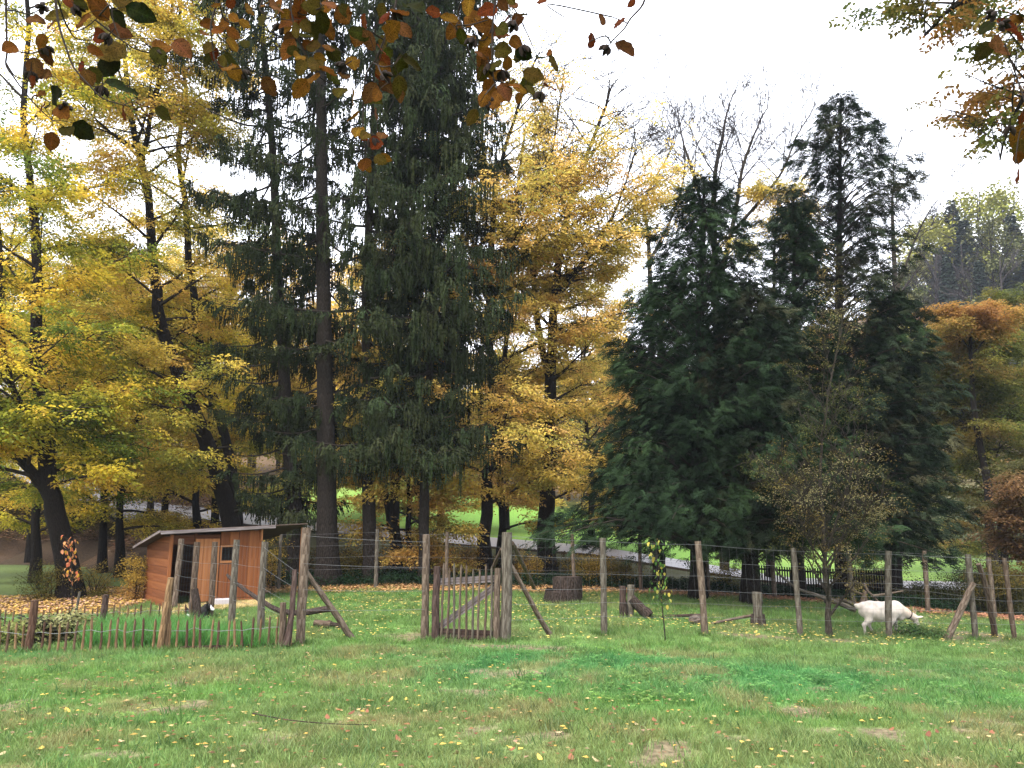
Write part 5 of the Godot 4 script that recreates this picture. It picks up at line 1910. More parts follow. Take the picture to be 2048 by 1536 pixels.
func make_hanging() -> void:
	var a := hang("hanging_branch", "leftmost hanging beech twig with tan and dark green leaves", [
		[[15, -60], [12, 20], [14, 100], [12, 130], [28, 155], [50, 185], [76, 215], [104, 240]], [[20, 5], [32, 22], [60, 28], [85, 15]], [[14, 92], [40, 104], [66, 106], [90, 95]], [[14, 120], [30, 152], [52, 158]], [[60, 196], [72, 190], [100, 205]]],
		[[70, 38, 42, 6], [92, 112, 40, 6], [92, 150, 34, 6], [64, 163, 34, 4], [113, 190, 50, 3], [122, 222, 48, 0], [136, 264, 36, 2], [167, 262, 46, 3], [85, 215, 28, 4]], 5, 2.3)
	for q in [[86, 12], [88, 92], [62, 143], [132, 214]]:
		husk(a, q[0], q[1], 2.28)
	var b := hang("hanging_branch", "hanging beech twig with the darkest big leaves, second from the left", [
		[[105, -60], [112, 10], [118, 50], [132, 95], [148, 135], [178, 170], [208, 198], [256, 212]], [[116, 40], [135, 55], [165, 58], [196, 35]], [[122, 66], [150, 76], [182, 80]], [[240, 80], [265, 95], [315, 108]], [[205, -40], [220, 10], [226, 40], [240, 78]]],
		[[112, 34, 50, 5], [195, 12, 62, 0], [222, 104, 62, 5], [200, 72, 40, 4], [216, 132, 54, 3], [244, 178, 60, 3], [248, 226, 32, 4], [288, 220, 44, 6], [326, 228, 34, 2], [162, 133, 26, 4], [190, 150, 34, 2], [242, 62, 46, 6], [282, 26, 56, 3], [238, 34, 40, 3], [325, 92, 48, 0], [365, 97, 44, 6], [318, 112, 40, 2], [250, 8, 50, 5]], 7, 2.15)
	for q in [[218, 70], [310, 104], [204, 172], [150, 12]]:
		husk(b, q[0], q[1], 2.12)
	var c := hang("hanging_branch", "thin hanging beech twig with small orange leaves in front of the spruces", [
		[[440, -60], [434, 0], [422, 50], [424, 80], [432, 125], [462, 138], [490, 134]], [[432, 20], [450, 40], [490, 45], [525, 32]], [[424, 84], [450, 84], [480, 75]]],
		[[468, 36, 24, 1], [490, 48, 24, 1], [465, 66, 30, 0], [464, 90, 30, 1], [490, 86, 28, 2], [443, 126, 22, 4], [470, 146, 36, 1], [500, 18, 40, 1], [526, 38, 40, 2], [532, 8, 40, 1], [462, 6, 26, 4]], 12, 2.4)
	husk(c, 484, 142, 2.38)
	var e := hang("hanging_branch", "thickly leaved hanging beech branch in front of the tallest spruce trunk", [
		[[575, -60], [582, 10], [588, 50], [600, 85], [616, 120], [628, 138], [650, 162], [692, 174]], [[600, 85], [625, 96], [655, 92]], [[512, -40], [520, 10], [540, 32], [575, 40]], [[586, 20], [605, 30], [640, 18], [660, -10]], [[645, -30], [640, 5], [632, 20]]],
		[[572, 36, 40, 1], [556, 14, 34, 0], [600, 40, 44, 4], [624, 58, 54, 2], [645, 46, 40, 2], [612, 68, 40, 2], [598, 12, 44, 0], [625, 14, 44, 5], [650, 14, 36, 1], [660, 66, 30, 0], [640, 116, 26, 1], [668, 108, 40, 2], [634, 132, 40, 5], [655, 140, 44, 0], [668, 152, 40, 2], [690, 150, 30, 6], [680, 186, 36, 5], [704, 194, 40, 1], [572, 60, 26, 1], [690, 22, 30, 2], [628, 92, 32, 5], [706, 128, 44, 1]], 22, 2.3)
	husk(e, 562, 50, 2.28)
	husk(e, 690, 130, 2.28)
	var f := hang("hanging_branch", "longest hanging beech twig ending in red leaves", [
		[[798, -60], [792, 5], [782, 40], [768, 80], [752, 118], [732, 150], [727, 200], [726, 250], [730, 290], [733, 320]], [[764, 62], [742, 64], [720, 58]], [[756, 118], [768, 134], [790, 128]], [[754, 122], [764, 150], [776, 166]], [[728, 250], [690, 262]], [[730, 262], [745, 270], [766, 278]]],
		[[800, 26, 56, 0], [786, 60, 50, 1], [808, 60, 44, 6], [828, 14, 60, 3], [718, 66, 44, 2], [770, 122, 30, 4], [800, 134, 60, 2], [822, 128, 48, 2], [800, 176, 46, 5], [762, 150, 32, 4], [800, 192, 28, 6], [704, 232, 40, 1], [744, 196, 50, 2], [715, 262, 34, 1], [750, 288, 40, 4], [729, 330, 36, 0], [730, 270, 30, 5], [764, 270, 28, 6], [770, 316, 28, 1]], 16, 2.25)
	for q in [[790, 24], [745, 276], [768, 148]]:
		husk(f, q[0], q[1], 2.22)
	var h := hang("hanging_branch", "densest hanging beech branch, orange and olive, at the edge of the white sky", [
		[[992, -60], [990, 0], [986, 40], [984, 100], [986, 150], [996, 180]], [[916, -60], [920, 10], [926, 60], [936, 100], [955, 135], [985, 170]], [[886, 46], [912, 52], [940, 50], [975, 40]], [[1020, -20], [1030, 20], [1050, 58], [1068, 98], [1080, 130]], [[986, 70], [970, 80], [948, 78]], [[990, 176], [1020, 170], [1050, 180]], [[992, 176], [970, 190]], [[985, 84], [1010, 76]]],
		[[938, 14, 42, 1], [944, 36, 50, 0], [898, 38, 36, 1], [866, 24, 32, 4], [975, 20, 44, 4], [1006, 10, 28, 6], [972, 54, 52, 0], [972, 86, 54, 1], [1010, 46, 40, 4], [1004, 58, 36, 2], [1008, 102, 46, 5], [992, 130, 42, 2], [1032, 86, 36, 0], [1048, 108, 34, 3], [970, 126, 28, 0], [1000, 152, 36, 0], [1020, 166, 44, 1], [1010, 184, 40, 6], [1040, 178, 30, 1], [1062, 180, 36, 5], [1038, 196, 24, 1], [968, 196, 34, 0], [1086, 114, 34, 3], [1098, 106, 26, 0], [1068, 150, 42, 5], [1056, 140, 26, 4], [1100, 176, 36, 4], [958, 108, 24, 6], [1028, 12, 28, 6]], 26, 2.2)
	for q in [[1028, 46], [960, 52], [1046, 92], [978, 130], [1004, 142], [976, 198], [1082, 184], [946, 78]]:
		husk(h, q[0], q[1], 2.17)
	var i_ := hang("hanging_branch", "lone thin beech twig with purplish leaves against the bare sky", [
		[[1300, -40], [1286, 8], [1262, 36], [1248, 58], [1230, 76], [1222, 86]], [[1262, 36], [1250, 44], [1225, 34]], [[1230, 76], [1210, 72], [1178, 84]], [[1090, -30], [1098, 8], [1128, 34]]],
		[[1240, 44, 36, 4], [1204, 40, 32, 6], [1182, 82, 34, 4], [1250, 100, 50, 6], [1262, 6, 22, 4], [1084, 0, 28, 4]], 0, 2.3)
	husk(i_, 1216, 92, 2.28)
	var r := hang("hanging_branch", "hanging beech leaves at the right with pinkish brown undersides", [
		[[2090, -40], [2062, 20], [2030, 60], [2010, 88]], [[2062, 20], [2030, 28], [1998, 40]], [[2100, 180], [2060, 240], [2040, 262], [2030, 330]], [[2030, 60], [2040, 90], [2052, 104]]],
		[[1994, 86, 38, 6], [2004, 104, 40, 6], [1972, 56, 38, 3], [2020, 24, 40, 6], [2014, 50, 44, 4], [2040, 66, 44, 4], [2048, 36, 50, 3], [2036, 276, 54, 1], [2042, 300, 44, 5], [2034, 352, 36, 4], [2046, 236, 30, 4]], 4, 2.3)
	for q in [[1990, 26], [2002, 48], [2020, 252]]:
		husk(r, q[0], q[1], 2.28)

func make_trees() -> void:
	var yellow := [Color(0.30, 0.31, 0.06), Color(0.53, 0.46, 0.08), Color(0.73, 0.57, 0.10), Color(0.80, 0.61, 0.13), Color(0.76, 0.50, 0.12)]
	var greenish := [Color(0.13, 0.18, 0.03), Color(0.29, 0.31, 0.045), Color(0.53, 0.47, 0.055), Color(0.76, 0.58, 0.065), Color(0.80, 0.55, 0.085)]
	var golden := [Color(0.36, 0.33, 0.08), Color(0.61, 0.48, 0.11), Color(0.76, 0.57, 0.13), Color(0.80, 0.56, 0.15), Color(0.74, 0.46, 0.14)]
	var beech := {"limbs": 36, "t0": 0.2, "t1": 0.1, "el0": 0.25, "el1": 0.8, "len": 3.6, "bend": -0.02, "lift": 0.0, "subs": 13, "sprays": 12, "full": 0.9, "loose": 1.6, "size": 1.0, "palette": yellow, "gaps": -0.16}

	# left: the two stemmed tree by the pond
	var c := beech.duplicate()
	c.merge({"limbs": 30, "palette": greenish, "t0": 0.24, "len": 3.4, "thin": 0.25}, true)
	tree("beech_tree", "dark two stemmed yellow green tree at the pond, farthest left of the near trees", "tree", [
		[PackedVector3Array([foot(142, 21.3), at(120, 1060, 21.2), at(98, 970, 21.2), at(92, 880, 21.3), at(80, 790, 21.4), at(72, 690, 21.6), at(78, 560, 21.8), at(62, 400, 22), at(48, 230, 22), at(58, 60, 22.2), at(50, -120, 22.4)]), 0.30, 0.05],
		[PackedVector3Array([at(106, 1000, 21.2), at(56, 935, 21.0), at(0, 888, 20.8), at(-70, 850, 20.6), at(-160, 760, 20.3)]), 0.17, 0.06],
		[PackedVector3Array([at(95, 900, 21.3), at(60, 850, 21.0), at(30, 790, 20.8), at(10, 700, 20.6), at(0, 520, 20.6), at(-20, 300, 20.5)]), 0.12, 0.03]], c, "yellow leaved trees along the lane")
	c = beech.duplicate()
	c.merge({"limbs": 40, "len": 4.0, "t0": 0.08, "face": PI / 2, "el0": 0.1}, true)
	tree("beech_tree", "yellow tree with a crooked trunk leaning left behind the shed", "tree", [
		[PackedVector3Array([foot(466, 27.0), at(455, 1010, 26.8), at(420, 900, 26.6), at(372, 780, 26.4), at(332, 680, 26.3), at(312, 580, 26.3), at(303, 470, 26.3), at(288, 340, 26.4), at(262, 230, 26.6), at(246, 100, 26.8), at(240, -60, 27)]), 0.34, 0.06],
		[PackedVector3Array([at(284, 330, 26.4), at(300, 240, 26.0), at(330, 120, 25.6), at(350, -20, 25.4)]), 0.11, 0.04]], c, "yellow leaved trees along the lane")
	c = beech.duplicate()
	c.merge({"limbs": 30, "len": 3.4, "t0": 0.2, "palette": greenish, "face": PI / 2}, true)
	tree("beech_tree", "slim dark yellow leaved tree rising between the leaning tree and the spruces", "tree", [
		[PackedVector3Array([foot(478, 28.5), at(468, 960, 28.3), at(440, 840, 28.2), at(412, 740, 28.1), at(392, 640, 28), at(378, 520, 28), at(370, 400, 28), at(358, 290, 28), at(372, 180, 28), at(360, 60, 28), at(366, -60, 28)]), 0.22, 0.05]], c, "yellow leaved trees along the lane")
	c = beech.duplicate()
	c.merge({"limbs": 34, "len": 3.8, "t0": 0.12, "full": 0.9}, true)
	for q in [[300, 43.0, "slim yellow tree beyond the lane above the shed", 3.6, 0.8, yellow], [205, 33.0, "yellow tree standing on the lane bank behind the orange sapling", 4.2, 0.72, yellow], [-60, 30.0, "yellow green tree at the far left edge behind the pond", 4.4, 0.8, greenish], [330, 37.0, "tall thin yellow tree on the far side of the lane behind the shed", 4.0, 0.85, yellow], [60, 39.0, "thin crowned yellow tree high on the bank at the left", 4.0, 0.8, greenish], [430, 35.0, "golden tree beyond the lane showing between the shed roof and the spruces", 3.8, 0.7, golden], [240, 30.0, "low branching yellow tree above the pond in front of the lane", 3.6, 0.6, yellow], [70, 27.5, "low branching yellow green tree right behind the pond's dark trunk", 3.6, 0.62, greenish], [395, 31.0, "low branching yellow tree just behind the shed roof", 3.4, 0.55, yellow], [150, 46.0, "far yellow green tree at the top of the leafy bank", 4.4, 0.8, greenish]]:
		c = c.duplicate()
		c.merge({"len": q[3], "palette": q[5], "thin": 0.45}, true)
		var f := foot(q[0], q[1])
		var h: float = 17.0 * q[4]
		tree("beech_tree", q[2], "tree", [[PackedVector3Array([f, f + Vector3(-0.2, h * 0.3, 0.1), f + Vector3(0.15, h * 0.6, 0), f + Vector3(-0.1, h * 0.85, 0), f + Vector3(0.1, h * 1.05, 0)]), 0.17, 0.03]], c, "yellow leaved trees along the lane")

	# the spruces
	spruce("spruce_tree", "tallest spruce with a straight bare grey trunk and hanging twigs", PackedVector3Array([foot(655, 23.9), at(652, 900, 23.8), at(647, 600, 23.8), at(643, 300, 23.8), at(640, 0, 23.8), at(640, -350, 23.8)]), 0.33,
		{"y0": 3.6, "whorl": 3, "l0": 2.6, "l1": 3.2, "step": 0.5, "dens": 6.5, "keep": PI * 1.12, "spread": 1.4, "drop": 0.72, "hang": 0.9, "dead": 0.25}, "weeping spruces")
	spruce("spruce_tree", "dark leaning spruce trunk left of the tallest spruce, with drooping sprays near the ground", PackedVector3Array([foot(594, 24.8), at(588, 980, 24.8), at(574, 860, 24.8), at(566, 700, 24.8), at(556, 560, 24.8), at(545, 300, 24.8), at(520, 0, 24.8), at(510, -300, 24.8)]), 0.27,
		{"y0": 2.6, "whorl": 3, "l0": 2.2, "l1": 3.6, "step": 0.6, "dens": 6.5, "keep": PI * 0.95, "spread": 1.4, "drop": 0.55, "hang": 1.0, "dead": 0.15}, "weeping spruces")
	spruce("spruce_tree", "weeping spruce with dense dark curtains of twigs right of the tallest trunk", PackedVector3Array([foot(742, 24.6), at(736, 950, 24.6), at(738, 800, 24.6), at(732, 600, 24.6), at(745, 300, 24.6), at(755, 0, 24.6), at(760, -300, 24.6)]), 0.23,
		{"y0": 4.5, "whorl": 4, "l0": 3.9, "l1": 3.3, "step": 0.5, "dens": 6.0, "keep": 0.2, "spread": 1.5, "drop": 0.75, "hang": 1.15, "dead": 0.12}, "weeping spruces")
	spruce("spruce_tree", "slender weeping spruce whose curtain hangs in front of the golden trees", PackedVector3Array([foot(848, 24.4), at(850, 950, 24.4), at(862, 700, 24.4), at(868, 400, 24.4), at(874, 150, 24.4), at(880, -120, 24.4)]), 0.17,
		{"y0": 4.4, "whorl": 4, "l0": 3.1, "l1": 2.6, "step": 0.42, "dens": 6.5, "hang": 1.25, "dead": 0.08}, "weeping spruces")

	# between and behind them
	c = beech.duplicate()
	c.merge({"limbs": 22, "len": 2.0, "t0": 0.35, "palette": golden, "full": 0.5, "el1": 0.6}, true)
	tree("tree", "cluster of dark leaning stems between the spruces and the gate", "tree", [
		[PackedVector3Array([foot(793, 25.6), at(790, 1000, 25.6), at(788, 900, 25.6), at(795, 700, 25.6), at(800, 480, 25.6)]), 0.20, 0.07],
		[PackedVector3Array([foot(800, 25.8), at(772, 1000, 25.8), at(765, 900, 25.8), at(750, 700, 25.8)]), 0.13, 0.05],
		[PackedVector3Array([foot(822, 26.0), at(818, 1000, 26.0), at(812, 880, 26.0), at(818, 700, 26)]), 0.11, 0.05],
		[PackedVector3Array([foot(840, 26.0), at(842, 1000, 26.0), at(838, 850, 26.0)]), 0.12, 0.05]], c)
	c = beech.duplicate()
	c.merge({"limbs": 40, "len": 3.4, "t0": 0.14, "palette": golden, "full": 0.92, "thin": 1.0, "face": 0.5, "twigs": 2}, true)
	tree("beech_tree", "golden tree with a black trunk right of the picket gate's view", "tree", [
		[PackedVector3Array([foot(966, 26.2), at(972, 1030, 26.2), at(978, 930, 26.2), at(985, 800, 26.3), at(976, 640, 26.4), at(982, 480, 26.5), at(1000, 340, 26.6), at(1040, 200, 26.8), at(1075, 110, 27)]), 0.25, 0.03],
		[PackedVector3Array([at(976, 640, 26.4), at(1010, 520, 26.0), at(1060, 420, 25.8), at(1110, 330, 25.6)]), 0.10, 0.02]], c, "golden trees behind the gate")
	c = c.duplicate()
	c.merge({"limbs": 46, "len": 3.5, "t0": 0.12, "face": 0.2, "thin": 1.25, "twigs": 3, "gaps": -0.2}, true)
	tree("beech_tree", "broad golden tree whose upper branches reach bare into the sky", "tree", [
		[PackedVector3Array([foot(1090, 27.2), at(1094, 1000, 27.2), at(1098, 880, 27.2), at(1100, 740, 27.3), at(1108, 600, 27.4), at(1130, 460, 27.5), at(1165, 330, 27.6), at(1200, 240, 27.7), at(1225, 170, 27.8)]), 0.33, 0.03],
		[PackedVector3Array([at(1100, 760, 27.3), at(1070, 600, 27.6), at(1080, 440, 27.8), at(1110, 280, 28), at(1130, 130, 28)]), 0.15, 0.02],
		[PackedVector3Array([at(1112, 590, 27.4), at(1180, 500, 27), at(1240, 400, 26.8), at(1275, 290, 26.6)]), 0.10, 0.015]], c, "golden trees behind the gate")
	c = c.duplicate()
	c.merge({"limbs": 26, "len": 3.0, "t0": 0.12, "thin": 0.2, "palette": golden}, true)
	tree("beech_tree", "golden tree with an ivy grown trunk standing farther back behind the gate", "tree", [
		[PackedVector3Array([foot(1002, 29.0), at(1004, 1000, 29.0), at(1000, 820, 29.0), at(1020, 600, 29.0), at(1030, 420, 29), at(1050, 260, 29)]), 0.17, 0.04]], c, "golden trees behind the gate")
	c = c.duplicate()
	c.merge({"limbs": 30, "len": 3.6, "t0": 0.1, "thin": 0.1, "palette": golden}, true)
	for q in [[1180, 38.0, "golden tree beyond the lane filling the gap beside the dark cypress", 12.5], [880, 40.0, "golden tree beyond the lane seen through the spruce curtains", 13.5], [660, 42.0, "orange yellow tree beyond the lane behind the tallest trunk", 14.0], [560, 36.0, "yellow tree beyond the lane left of the tallest trunk", 13.0], [1010, 44.0, "far golden tree at the edge of the meadow", 14.0], [760, 47.0, "far yellow tree on the meadow edge behind the dark stems", 14.5]]:
		c = c.duplicate()
		c.merge({"shift": q[1]}, true)
		var f := foot(q[0], q[1])
		var h: float = q[3]
		tree("beech_tree", q[2], "tree", [[PackedVector3Array([f, f + Vector3(0.1, h * 0.3, 0), f + Vector3(-0.15, h * 0.6, 0), f + Vector3(0.1, h, 0)]), 0.18, 0.03]], c, "golden trees behind the gate")

	# right: cypresses
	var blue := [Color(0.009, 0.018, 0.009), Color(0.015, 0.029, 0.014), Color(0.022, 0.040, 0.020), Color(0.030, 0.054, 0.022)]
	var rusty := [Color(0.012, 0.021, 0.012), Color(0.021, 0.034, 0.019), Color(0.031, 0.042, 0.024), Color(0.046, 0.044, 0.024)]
	cypress("cypress_tree", "broad dark green cypress whose ferny skirt hangs low left of the fruit tree", PackedVector3Array([foot(1395, 22.4), at(1395, 900, 22.4), at(1402, 600, 22.4), at(1408, 355, 22.4)]), 0.24,
		[[0.0, 4.4], [0.08, 5.3], [0.16, 4.8], [0.3, 3.4], [0.6, 2.1], [0.8, 1.6], [0.93, 0.9], [1.0, 0.2]], {"boughs": 380, "t0": 0.10, "rise0": -0.1, "rise1": 1.0, "dens": 2.6, "palette": blue}, "dark cypresses")
	cypress("cypress_tree", "shorter rounded cypress with greyish green sprays in front of the tall one", PackedVector3Array([foot(1500, 21.6), at(1500, 900, 21.6), at(1500, 700, 21.6), at(1498, 558, 21.6)]), 0.26,
		[[0.0, 2.0], [0.12, 1.9], [0.3, 1.6], [0.6, 1.5], [0.85, 1.1], [1.0, 0.3]], {"boughs": 260, "t0": 0.15, "rise0": 0.1, "rise1": 1.2, "dens": 2.8, "palette": rusty}, "dark cypresses")
	cypress("cypress_tree", "tallest pointed cypress on the right, its trunk showing through thin upper boughs", PackedVector3Array([foot(1690, 25.5), at(1680, 900, 25.5), at(1678, 550, 25.5), at(1682, 192, 25.5)]), 0.30,
		[[0.0, 2.6], [0.1, 3.2], [0.3, 3.2], [0.45, 2.5], [0.6, 2.3], [0.75, 2.3], [0.88, 1.7], [0.96, 0.8], [1.0, 0.25]], {"boughs": 380, "t0": 0.1, "rise0": 0.0, "rise1": 0.6, "dens": 2.0, "palette": rusty, "size": 1.1}, "dark cypresses")
	cypress("cypress_tree", "dark cypress filling the right side below the tall pointed one", PackedVector3Array([foot(1790, 24.6), at(1786, 900, 24.6), at(1782, 700, 24.6), at(1780, 585, 24.6)]), 0.22,
		[[0.0, 1.0], [0.1, 1.35], [0.35, 1.3], [0.7, 1.2], [0.9, 0.8], [1.0, 0.2]], {"boughs": 240, "t0": 0.12, "rise0": 0.0, "rise1": 0.9, "dens": 2.6, "palette": blue}, "dark cypresses")
	cypress("cypress_tree", "slim dark cypress behind the fruit tree between its taller neighbours", PackedVector3Array([foot(1596, 24.6), at(1594, 900, 24.6), at(1590, 650, 24.6), at(1586, 400, 24.6)]), 0.22,
		[[0.0, 1.5], [0.1, 1.7], [0.35, 1.6], [0.7, 1.25], [0.9, 0.75], [1.0, 0.2]], {"boughs": 240, "t0": 0.12, "rise0": 0.0, "rise1": 0.9, "dens": 2.6, "palette": blue}, "dark cypresses")
	cypress("cypress_tree", "low dark cypress at the back left of the broad one, on a bare trunk", PackedVector3Array([foot(1318, 24.4), at(1320, 900, 24.4), at(1322, 700, 24.4), at(1325, 560, 24.4)]), 0.20,
		[[0.0, 1.4], [0.1, 1.9], [0.35, 1.6], [0.7, 1.3], [0.9, 0.8], [1.0, 0.2]], {"boughs": 220, "t0": 0.17, "rise0": 0.1, "rise1": 0.9, "dens": 2.6, "palette": blue}, "dark cypresses")

	# bare crowns
	var bc := {"kids": 2, "depth": 5, "len": 1.55, "limbs": 13, "t0": 0.5, "el": 0.6, "up": 0.8, "twig": M.twig_grey, "bark": M.bark_grey}
	bare_tree("bare_tree", "tall leafless tree spreading against the sky behind the cypresses", [
		[PackedVector3Array([foot(1450, 34), at(1440, 900, 34), at(1432, 600, 34), at(1428, 450, 34), at(1430, 350, 34), at(1446, 270, 34)]), 0.22, 0.07],
		[PackedVector3Array([at(1440, 560, 34), at(1470, 430, 33.6), at(1484, 340, 33.4), at(1508, 270, 33.3)]), 0.12, 0.05],
		[PackedVector3Array([at(1436, 520, 34), at(1408, 430, 34.4), at(1388, 350, 34.6), at(1368, 290, 34.8)]), 0.11, 0.04],
		[PackedVector3Array([at(1460, 470, 33.8), at(1530, 390, 33.2), at(1566, 340, 33), at(1590, 280, 33)]), 0.09, 0.035]], bc, "leafless trees")
	bc = bc.duplicate()
	bc.merge({"len": 1.4, "depth": 5, "limbs": 10}, true)
	bare_tree("bare_tree", "leafless crooked tree left of the broad cypress top", [
		[PackedVector3Array([foot(1310, 36), at(1306, 800, 36), at(1300, 560, 36), at(1296, 470, 36), at(1290, 400, 36), at(1320, 340, 36)]), 0.16, 0.04],
		[PackedVector3Array([at(1300, 520, 36), at(1350, 420, 36), at(1370, 330, 36), at(1360, 250, 36)]), 0.07, 0.025]], bc, "leafless trees")
	bc = bc.duplicate()
	bc.merge({"len": 1.3, "depth": 5, "kids": 2, "limbs": 9}, true)
	bare_tree("bare_tree", "leafless tree with fine grey twigs right of the pointed cypress", [
		[PackedVector3Array([foot(1780, 36), at(1784, 900, 36), at(1790, 600, 36), at(1786, 470, 36), at(1784, 400, 36)]), 0.18, 0.06],
		[PackedVector3Array([at(1788, 600, 36), at(1830, 480, 36), at(1860, 420, 36)]), 0.07, 0.025]], bc, "leafless trees")
	c = beech.duplicate()
	c.merge({"limbs": 16, "len": 2.6, "t0": 0.6, "palette": golden, "full": 0.45, "twigs": 2}, true)
	tree("tree", "thin crowned orange leaved tree showing between the cypress tops", "tree", [
		[PackedVector3Array([foot(1540, 33), at(1540, 900, 33), at(1545, 620, 33), at(1550, 480, 33), at(1556, 400, 33)]), 0.15, 0.03]], c)

	# the fruit tree at the front fence
	seeded("pear")
	var pear := {"limbs": 26, "t0": 0.08, "t1": 0.1, "el0": 0.6, "el1": 1.1, "len": 1.65, "bend": 0.03, "lift": 0.15, "subs": 9, "sprays": 5, "full": 0.26, "loose": 1.0, "size": 0.8, "palette": [Color(0.07, 0.082, 0.026), Color(0.095, 0.10, 0.03), Color(0.12, 0.115, 0.034), Color(0.14, 0.10, 0.03), Color(0.24, 0.22, 0.11)], "spray": L.small, "twigs": 2, "twig": M.bark_grey, "bark": M.bark_grey, "wob": 0.02, "share": 0.5, "gaps": -0.5}
	tree("fruit_tree", "slender fruit tree with sparse olive leaves growing at the front fence beside the white goat", "tree", [
		[PackedVector3Array([foot(1657, 16.3), at(1656, 1200, 16.3), at(1650, 1130, 16.3), at(1646, 1040, 16.3), at(1642, 940, 16.3), at(1650, 830, 16.3), at(1672, 710, 16.3), at(1690, 610, 16.3)]), 0.068, 0.012],
		[PackedVector3Array([at(1650, 1120, 16.3), at(1670, 1050, 16.1), at(1700, 960, 16.0), at(1716, 860, 16.0)]), 0.03, 0.01],
		[PackedVector3Array([at(1650, 1128, 16.3), at(1618, 1080, 16.4), at(1590, 1010, 16.5), at(1560, 970, 16.6)]), 0.028, 0.01],
		[PackedVector3Array([at(1652, 1140, 16.3), at(1700, 1080, 16.4), at(1750, 1040, 16.5)]), 0.022, 0.008]], pear)

	# right edge
	var oak := [Color(0.085, 0.11, 0.026), Color(0.125, 0.145, 0.033), Color(0.165, 0.17, 0.038), Color(0.20, 0.18, 0.042), Color(0.26, 0.18, 0.05)]
	c = beech.duplicate()
	c.merge({"limbs": 40, "len": 3.3, "t0": 0.12, "t1": 0.3, "palette": oak, "full": 0.95, "gaps": -0.3, "el1": 0.9, "belly": 0.4}, true)
	var of_ := foot(2005, 34.0)
	tree("oak_tree", "broad olive oak with orange upper leaves beyond the right hedge", "tree", [
		[PackedVector3Array([of_, of_ + Vector3(0.2, 3, 0), of_ + Vector3(0, 6, 0), of_ + Vector3(0.3, 10.2, 0)]), 0.25, 0.06],
		[PackedVector3Array([of_ + Vector3(0.1, 4, 0), of_ + Vector3(-1.2, 6.5, 0.5), of_ + Vector3(-1.6, 8.6, 0.6)]), 0.12, 0.04]], c, "oaks at the right edge")
	of_ = foot(2110, 37.0)
	tree("oak_tree", "tall olive oak at the right edge behind the orange one", "tree", [[PackedVector3Array([of_, of_ + Vector3(0.2, 4, 0), of_ + Vector3(0, 8, 0), of_ + Vector3(0.3, 12.5, 0)]), 0.25, 0.06]], c, "oaks at the right edge")
	c = c.duplicate()
	c.merge({"limbs": 14, "len": 2.3, "t0": 0.80, "t1": 0.3, "full": 0.95, "palette": [Color(0.20, 0.16, 0.04), Color(0.34, 0.22, 0.055), Color(0.40, 0.21, 0.06), Color(0.30, 0.15, 0.05)]}, true)
	of_ = foot(1985, 31.5)
	tree("oak_tree", "oak with bright orange upper boughs jutting left above the olive ones", "tree", [[PackedVector3Array([of_, of_ + Vector3(0.2, 4, 0), of_ + Vector3(0, 8, 0), of_ + Vector3(0.3, 11.0, 0)]), 0.22, 0.05]], c, "oaks at the right edge")
	c = c.duplicate()
	c.merge({"limbs": 24, "len": 1.8, "t0": 0.1, "palette": [Color(0.10, 0.10, 0.035), Color(0.19, 0.145, 0.055), Color(0.26, 0.155, 0.075), Color(0.21, 0.12, 0.055)]}, true)
	of_ = foot(2085, 25.5)
	tree("oak_tree", "low brown orange oak bush at the right edge above the hedge", "tree", [[PackedVector3Array([of_, of_ + Vector3(0.3, 1.6, 0), of_ + Vector3(0.1, 2.8, 0.1), of_ + Vector3(0.4, 4.0, 0)]), 0.12, 0.03]], c)
	# the near oak whose boughs hang into the upper right corner; its trunk stands outside the view
	c = beech.duplicate()
	c.merge({"limbs": 20, "len": 1.6, "t0": 0.35, "t1": 0.3, "share": 1.0, "palette": [Color(0.07, 0.09, 0.022), Color(0.12, 0.13, 0.03), Color(0.19, 0.16, 0.04), Color(0.36, 0.18, 0.05)], "full": 0.9, "loose": 0.8, "spray": L.oak, "size": 0.9, "bend": -0.04, "subs": 10, "sprays": 4, "bark": M.bark}, true)
	of_ = foot(2560, 10.5)
	tree("oak_tree", "near oak whose olive and orange leaved boughs hang into the upper right corner", "tree", [
		[PackedVector3Array([of_, of_ + Vector3(0, 3, 0), of_ + Vector3(-0.2, 7, 0), of_ + Vector3(-0.3, 10, 0.2)]), 0.32, 0.14],
		[PackedVector3Array([of_ + Vector3(-0.2, 6.6, 0), at(2260, -60, 10.8), at(2060, -40, 11), at(1920, 10, 11), at(1850, 70, 11)]), 0.13, 0.02],
		[PackedVector3Array([of_ + Vector3(-0.1, 4.6, 0), at(2240, 130, 10.6), at(2120, 160, 10.6), at(2040, 200, 10.6), at(2000, 320, 10.6)]), 0.09, 0.012]], c)

